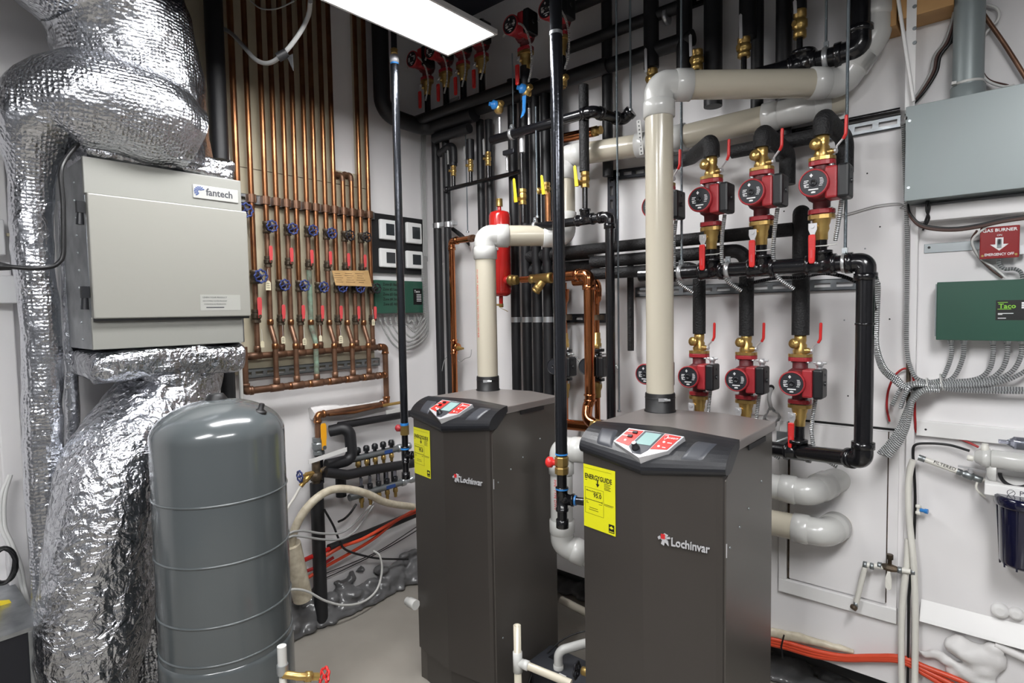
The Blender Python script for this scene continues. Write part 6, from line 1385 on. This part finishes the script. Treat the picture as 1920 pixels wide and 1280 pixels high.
# foam pipes
pts=[L(778,772,.05),L(640,796,.05),L(628,800,.07)]
pipe('insulated_pipe','slim black foam pipe running along the left wall towards the farther boiler',[L(800,770,.05),L(635,798,.05)],.019,'foam_smooth',0,16)
a=L(618,808,.05); c=L(655,800,.11); zd=L(660,868,.11)
pipe('insulated_pipe','fat black foam elbow bulging out below the copper return pipe',[a,(c.x,c.y,c.z),(c.x,c.y+.01,L(657,862,.11).z),L(612,872,.10)],.028,'foam_smooth',.04,18)
pipe('insulated_pipe','thick black foam pipe drooping in front of the upper manifold bar',[L(610,885,.12),L(650,890,.13),L(700,880,.12),L(775,868,.11)],.024,'foam_smooth',.05,18)
p=L(640,930,.06); pipe('insulated_pipe','short dark foam pipe dropping from the drooping foam pipe',[(p.x,p.y,zat(p,890)),(p.x,p.y,zat(p,930))],.026,'foam_smooth')
b=MB(); b.prism([L(578,862,.16),L(650,838,.14),L(650,846,.14),L(578,870,.16)],(.003,0,0)); tag(b.build('tape_strip','tape_white'),'strip of white tape slanting behind the fat foam elbow','tape')
# manifolds
def manifold(la,pa,pc,off,r,n,kind,f0,f1):
    a=L(*pa,off); c=L(*pc,off); z=(a.z+c.z)/2; a.z=c.z=z
    t=thing('manifold',la,'manifold',a); b=MB(); b.tube([a,c],r,14); b.build('bar','zinc_dull',t)
    d=(c-a)
    for k in range(n):
        q=a+d*(f0+(f1-f0)*k/(n-1))
        if kind=='knob':
            b=MB(); b.lathe(q,(0,0,1),[(.010,r),(.010,r+.010),(.0165,r+.011),(.0165,r+.030),(.010,r+.038)],16); b.build('knob','black_plastic',t)
            b=MB(); b.lathe(q,(0,0,-1),[(.010,r),(.013,r+.006),(.013,r+.022),(.009,r+.026),(.008,r+.04)],12); b.build('outlet','brass',t)
        else:
            b=MB(); b.lathe(q,(0,0,1),[(.011,r),(.014,r+.004),(.014,r+.024),(.009,r+.026)],12); b.build('meter_base','black_plastic',t)
            b=MB(); b.lathe(q,(0,0,1),[(.008,r+.026),(.008,r+.062),(.005,r+.066)],12); b.build('flow_meter','filter_clear',t)
            b=MB(); b.lathe(q,(0,0,-1),[(.010,r),(.013,r+.006),(.013,r+.022),(.009,r+.026),(.008,r+.05)],12); b.build('outlet','brass_dull',t)
    b=MB(); b.bb((a.x+r,a.y+d.y*.66,z-.008),(a.x+r+.001,a.y+d.y*.84,z+.010)); b.build('blue_mark','blue_ink',t)
    b=MB(); b.lathe(c,(0,1,0),[(r*.9,0),(r*1.3,.003),(r*1.3,.025),(r*.8,.03),(r*.8,.06),(r*1.1,.062),(r*1.1,.085)],10); b.build('end_fitting','zinc',t)
    return t,a,c
manifold('upper heating manifold bar with five round black knobs, low on the left wall',(660,862),(745,840),.09,.0165,5,'knob',.12,.86)
manifold('lower heating manifold bar with clear flow meters, low on the left wall',(655,932),(752,905),.10,.0175,5,'meter',.22,.88)
for k,(px,py) in enumerate(((676,894),(693,891),(707,889),(721,885),(735,880))):
    p=L(px,py,.07); pipe('heating_tube',['leftmost','second','third','fourth','rightmost'][k]+' short dark tube joining the upper manifold to the lower one',[(p.x,p.y,zat(p,858-3*k)),(p.x,p.y,zat(p,925-3*k))],.006,'wire_black',0,8,cat='tube',group='tubes between manifolds')
p=L(737,830,.09); b=MB(); b.lathe(p+V((0,0,-.03)),(0,0,1),[(.007,0),(.007,.02),(.011,.022),(.011,.034),(.006,.038),(.008,.05)],10); tag(b.build('air_vent','chrome'),'small chrome air vent on the right end of the upper manifold','fitting')
pipe('cable','blue and black sleeved wire end poking left under the lower manifold',spline([L(668,945,.10),L(658,960,.11),L(646,972,.11),L(634,978,.11)],6),.0055,'wire_black',0,8,cat='cable')
# hoses and tubes
pipe('hose','fat dirty white conduit arching over the manifold to the stub at the tank',spline([L(545,1030,.13),L(550,1000,.15),L(566,965,.17),L(592,935,.18),L(622,918,.18),L(655,917,.18),L(690,926,.17),L(725,942,.15),L(775,950,.13)],10),.0185,'pvc_dirty',0,16,cat='hose')
p=L(545,1020,.13); q=L(565,1098,.10)
t=thing('pipe_stub','cream plastic pipe stub leaning out of the floor foam beside the grey tank','pipe',q)
b=MB(); b.tube([q+V((0,.005,-.06)),p],.043,24); b.build('pipe','pvc_dirty',t)
for k,dy in enumerate((0,11)):
    pipe('cable',('upper','lower')[k]+' of two grey cables sagging left of the manifold into the pipe stub',spline([L(534,1008+dy*.5,.16),L(548,997+dy*.7,.17),L(570,995+dy,.17),L(605,1000+dy,.16),L(640,998+dy*1.1,.14),L(665,980+dy*1.4,.12),L(685,958+dy,.11),L(700,942+dy*.5,.10)],8),.0055,'wire_grey',0,8,cat='cable')
pipe('cable','black cable crossing down from the foam pipe to the floor foam',spline([L(608,955,.13),L(625,985,.13),L(636,1012,.13),L(648,1030,.12),L(680,1041,.10),L(715,1047,.08),L(765,1048,.06)],8),.0055,'wire_black',0,8,cat='cable')
pipe('insulated_pipe','black foam tube with a red pipe end, rising right along the low left wall',[L(617,1028,.08),L(690,1000,.07),L(785,960,.06)],.021,'foam_smooth',0,16)
pipe('heating_tube','red tube poking out of the black foam tube to the left',[L(565,1052,.08),L(625,1025,.08)],.011,'red_paint',0,10,cat='tube')
pipe('heating_tube','upper orange tube climbing right in front of the black foam tube',spline([L(600,1048,.09),L(640,1025,.11),L(680,1010,.11),L(725,985,.10),L(785,952,.09)],8),.0085,'pex_orange',0,10,cat='tube')
pipe('heating_tube','lower orange tube climbing right below the black foam tube',spline([L(545,1105,.07),L(600,1068,.08),L(650,1040,.09),L(700,1010,.09),L(745,975,.08),L(785,958,.08)],8),.008,'pex_orange',0,10,cat='tube')
pipe('heating_tube','lowest red tube near the floor foam at the left wall',spline([L(555,1078,.07),L(600,1060,.08),L(625,1045,.08)],8),.008,'wire_red',0,10,cat='tube')
pipe('cable','thin black cable lying along the foot of the left wall, upper one',spline([L(610,1075,.03),L(660,1055,.03),L(715,1030,.03),L(785,985,.03)],8),.0025,'wire_black',0,6,cat='cable')
pipe('cable','thin black cable lying along the foot of the left wall, lower one',spline([L(600,1088,.03),L(665,1058,.03),L(730,1025,.03),L(785,992,.03)],8),.0025,'wire_black',0,6,cat='cable')
pipe('hose','thin white hose looping over the floor foam left of the farther boiler',spline([L(520,1118,.22),L(545,1105,.20),L(575,1108,.19),L(610,1126,.18),L(645,1134,.18),L(680,1128,.17),L(706,1106,.15),L(716,1070,.13),L(712,1042,.12),L(700,1032,.10)],10),.0055,'pvc_white',0,10,cat='hose')
p=XP(768,1128,-1.80); b=MB(); b.lathe((p.x-.02,p.y,p.z),(1,0,0),[(.008,0),(.016,.004),(.016,.02),(.02,.022),(.02,.06)],14); tag(b.build('plastic_pipe','pvc_white'),'white plastic pipe end peeking out left of the farther boiler near the floor','pipe')
# brass hose bib at the foot of the tank
q=V((TC.x+.20,TC.y+.03,.135)); q=D(560,1268,1.50); 
t=thing('drain_cock','brass drain tap with a red wheel at the foot of the grey tank','valve',(q.x,q.y,0))
e=D(608,1268,1.55)
b=MB(); b.tube([q+V((-.04,-.02,.0)),q,q.lerp(e,.75)],.010,12); b.lathe(q.lerp(e,.25),(e-q),[(.010,0),(.014,.002),(.014,.016),(.010,.018)],8); b.build('body','brass',t)
wheel_mb(e,(e-q),.021,7).build('handwheel','lever_red',t)
b=MB(); b.tube([q+V((-.045,-.02,-.0)),q+V((-.045,-.02,.075))],.012,12); b.build('riser','pvc_white',t); b=MB(); b.lathe(q+V((-.045,-.02,.0)),(0,0,1),[(.015,0),(.015,.025)],10); b.build('nut','zinc',t)
b=MB(); b.tube([q+V((-.045,-.02,-.01)),q+V((-.045,-.02,-.25))],.010,10); b.build('lower_pipe','pex_white',t)
# ================================================================ FAR LEFT EDGE
p0=L(5,450,.04)
def box_at(name,la,cat,pa,pc,off,dep,m,bev=.002):
    a=L(*pa,off); c=L(*pc,off); b=MB(); b.bb((XL+off-dep,min(a.y,c.y),min(a.z,c.z)),(XL+off,max(a.y,c.y),max(a.z,c.z))); o=b.build(name,m,bevel=bev); tag(o,la,cat); return o
o=box_at('outlet_box','white electrical outlet box at the left picture edge','outlet',(-30,408),(12,478),.10,.10,'plug_white',.004)
b=MB(); p=L(16,438,.10); b.bb((p.x-.03,p.y-.002,p.z-.006),(p.x-.02,p.y+.012,p.z+.004)); b.build('toggle','tag_paper',o)
o=box_at('junction_box','plain pinkish white blank-faced box below the black plug at the left edge','junction box',(-30,515),(42,568),.10,.10,'plug_white',.003)
pipe('power_cord','black power cord from the plug at the left edge up beside the ventilator unit',spline([L(-15,500,.40),L(15,500,.42),L(60,503,.44),L(95,500,.44),L(110,492,.44),L(118,478,.44),L(119,440,.44),L(118,380,.44),L(114,325,.44),L(122,300,.43),L(145,272,.42),L(160,262,.40)],10),.0065,'wire_black',0,10,cat='cord')
b=MB(); a=L(-8,498,.40); c=L(20,501,.42); b.tube([a,c],[.014,.008],12); tag(b.build('plug','black_rubber'),'black plug at the left picture edge above the blank box','plug')
o=box_at('corner_post','rough grey-white timber post at the far left, partly behind the foil duct','post',(8,300),(28,1250),.05,.05,'wall_paint',.004)
for k,dx in enumerate((0,7)):
    pipe('cable',('left','right')[k]+' of two white cables running down the far left edge',spline([L(18+dx*.3,890,.09),L(2+dx,930,.10),L(2+dx,985,.10),L(16+dx,1020,.11),L(32+dx,1060,.11),L(42+dx*.6,1100,.12),L(52+dx*.4,1135,.12)],8),.006,'wire_white',0,8,cat='cable')
b=MB(); random.seed(5); c=L(6,1060,.16); pts=[c+V((.01*math.sin(k*.8),.030*math.cos(k*.62)+.004*math.sin(k),.055*math.sin(k*.62))) for k in range(60)]
b.tube(spline(pts,3),.0045,7); tag(b.build('cord_coil','wire_black'),'bundle of coiled black cord hanging at the far left edge','cord')
b=MB(); c=L(8,1130,.20); b.prism([c+V((0,-.02,.015)),c+V((0,.012,.006)),c+V((0,.016,-.004)),c+V((0,.004,-.016)),c+V((0,-.02,-.012))],(.003,0,0)); b.prism([c+V((.0,-.02,.05)),c+V((.0,-.010,.05)),c+V((0,-.010,-.012)),c+V((0,-.02,-.012))],(.003,0,0)); tag(b.build('yellow_tag','lever_yellow'),'yellow plastic tag at the far left edge above the grey cabinet','tag')
za=zat(V((-2.10,.30,0)),1175)
t=thing('steel_cabinet','dark grey metal box with a pale edge in the bottom left corner','cabinet',(-2.2,.25,0))
b=MB(); b.bb((XL+.01,.02,0),(-2.10,.318,za-.012)); b.build('body','dark_metal',t); b=MB(); b.bb((XL+.01,.01,za-.012),(-2.095,.326,za)); b.build('top','galv',t); b=MB(); b.bb((-2.10,.296,0),(-2.094,.325,za-.012)); b.build('corner_rail','galv',t)

for _o in PROTO: kill(_o)
for _o in bpy.data.objects:
    if '_o' in _o: del _o['_o']
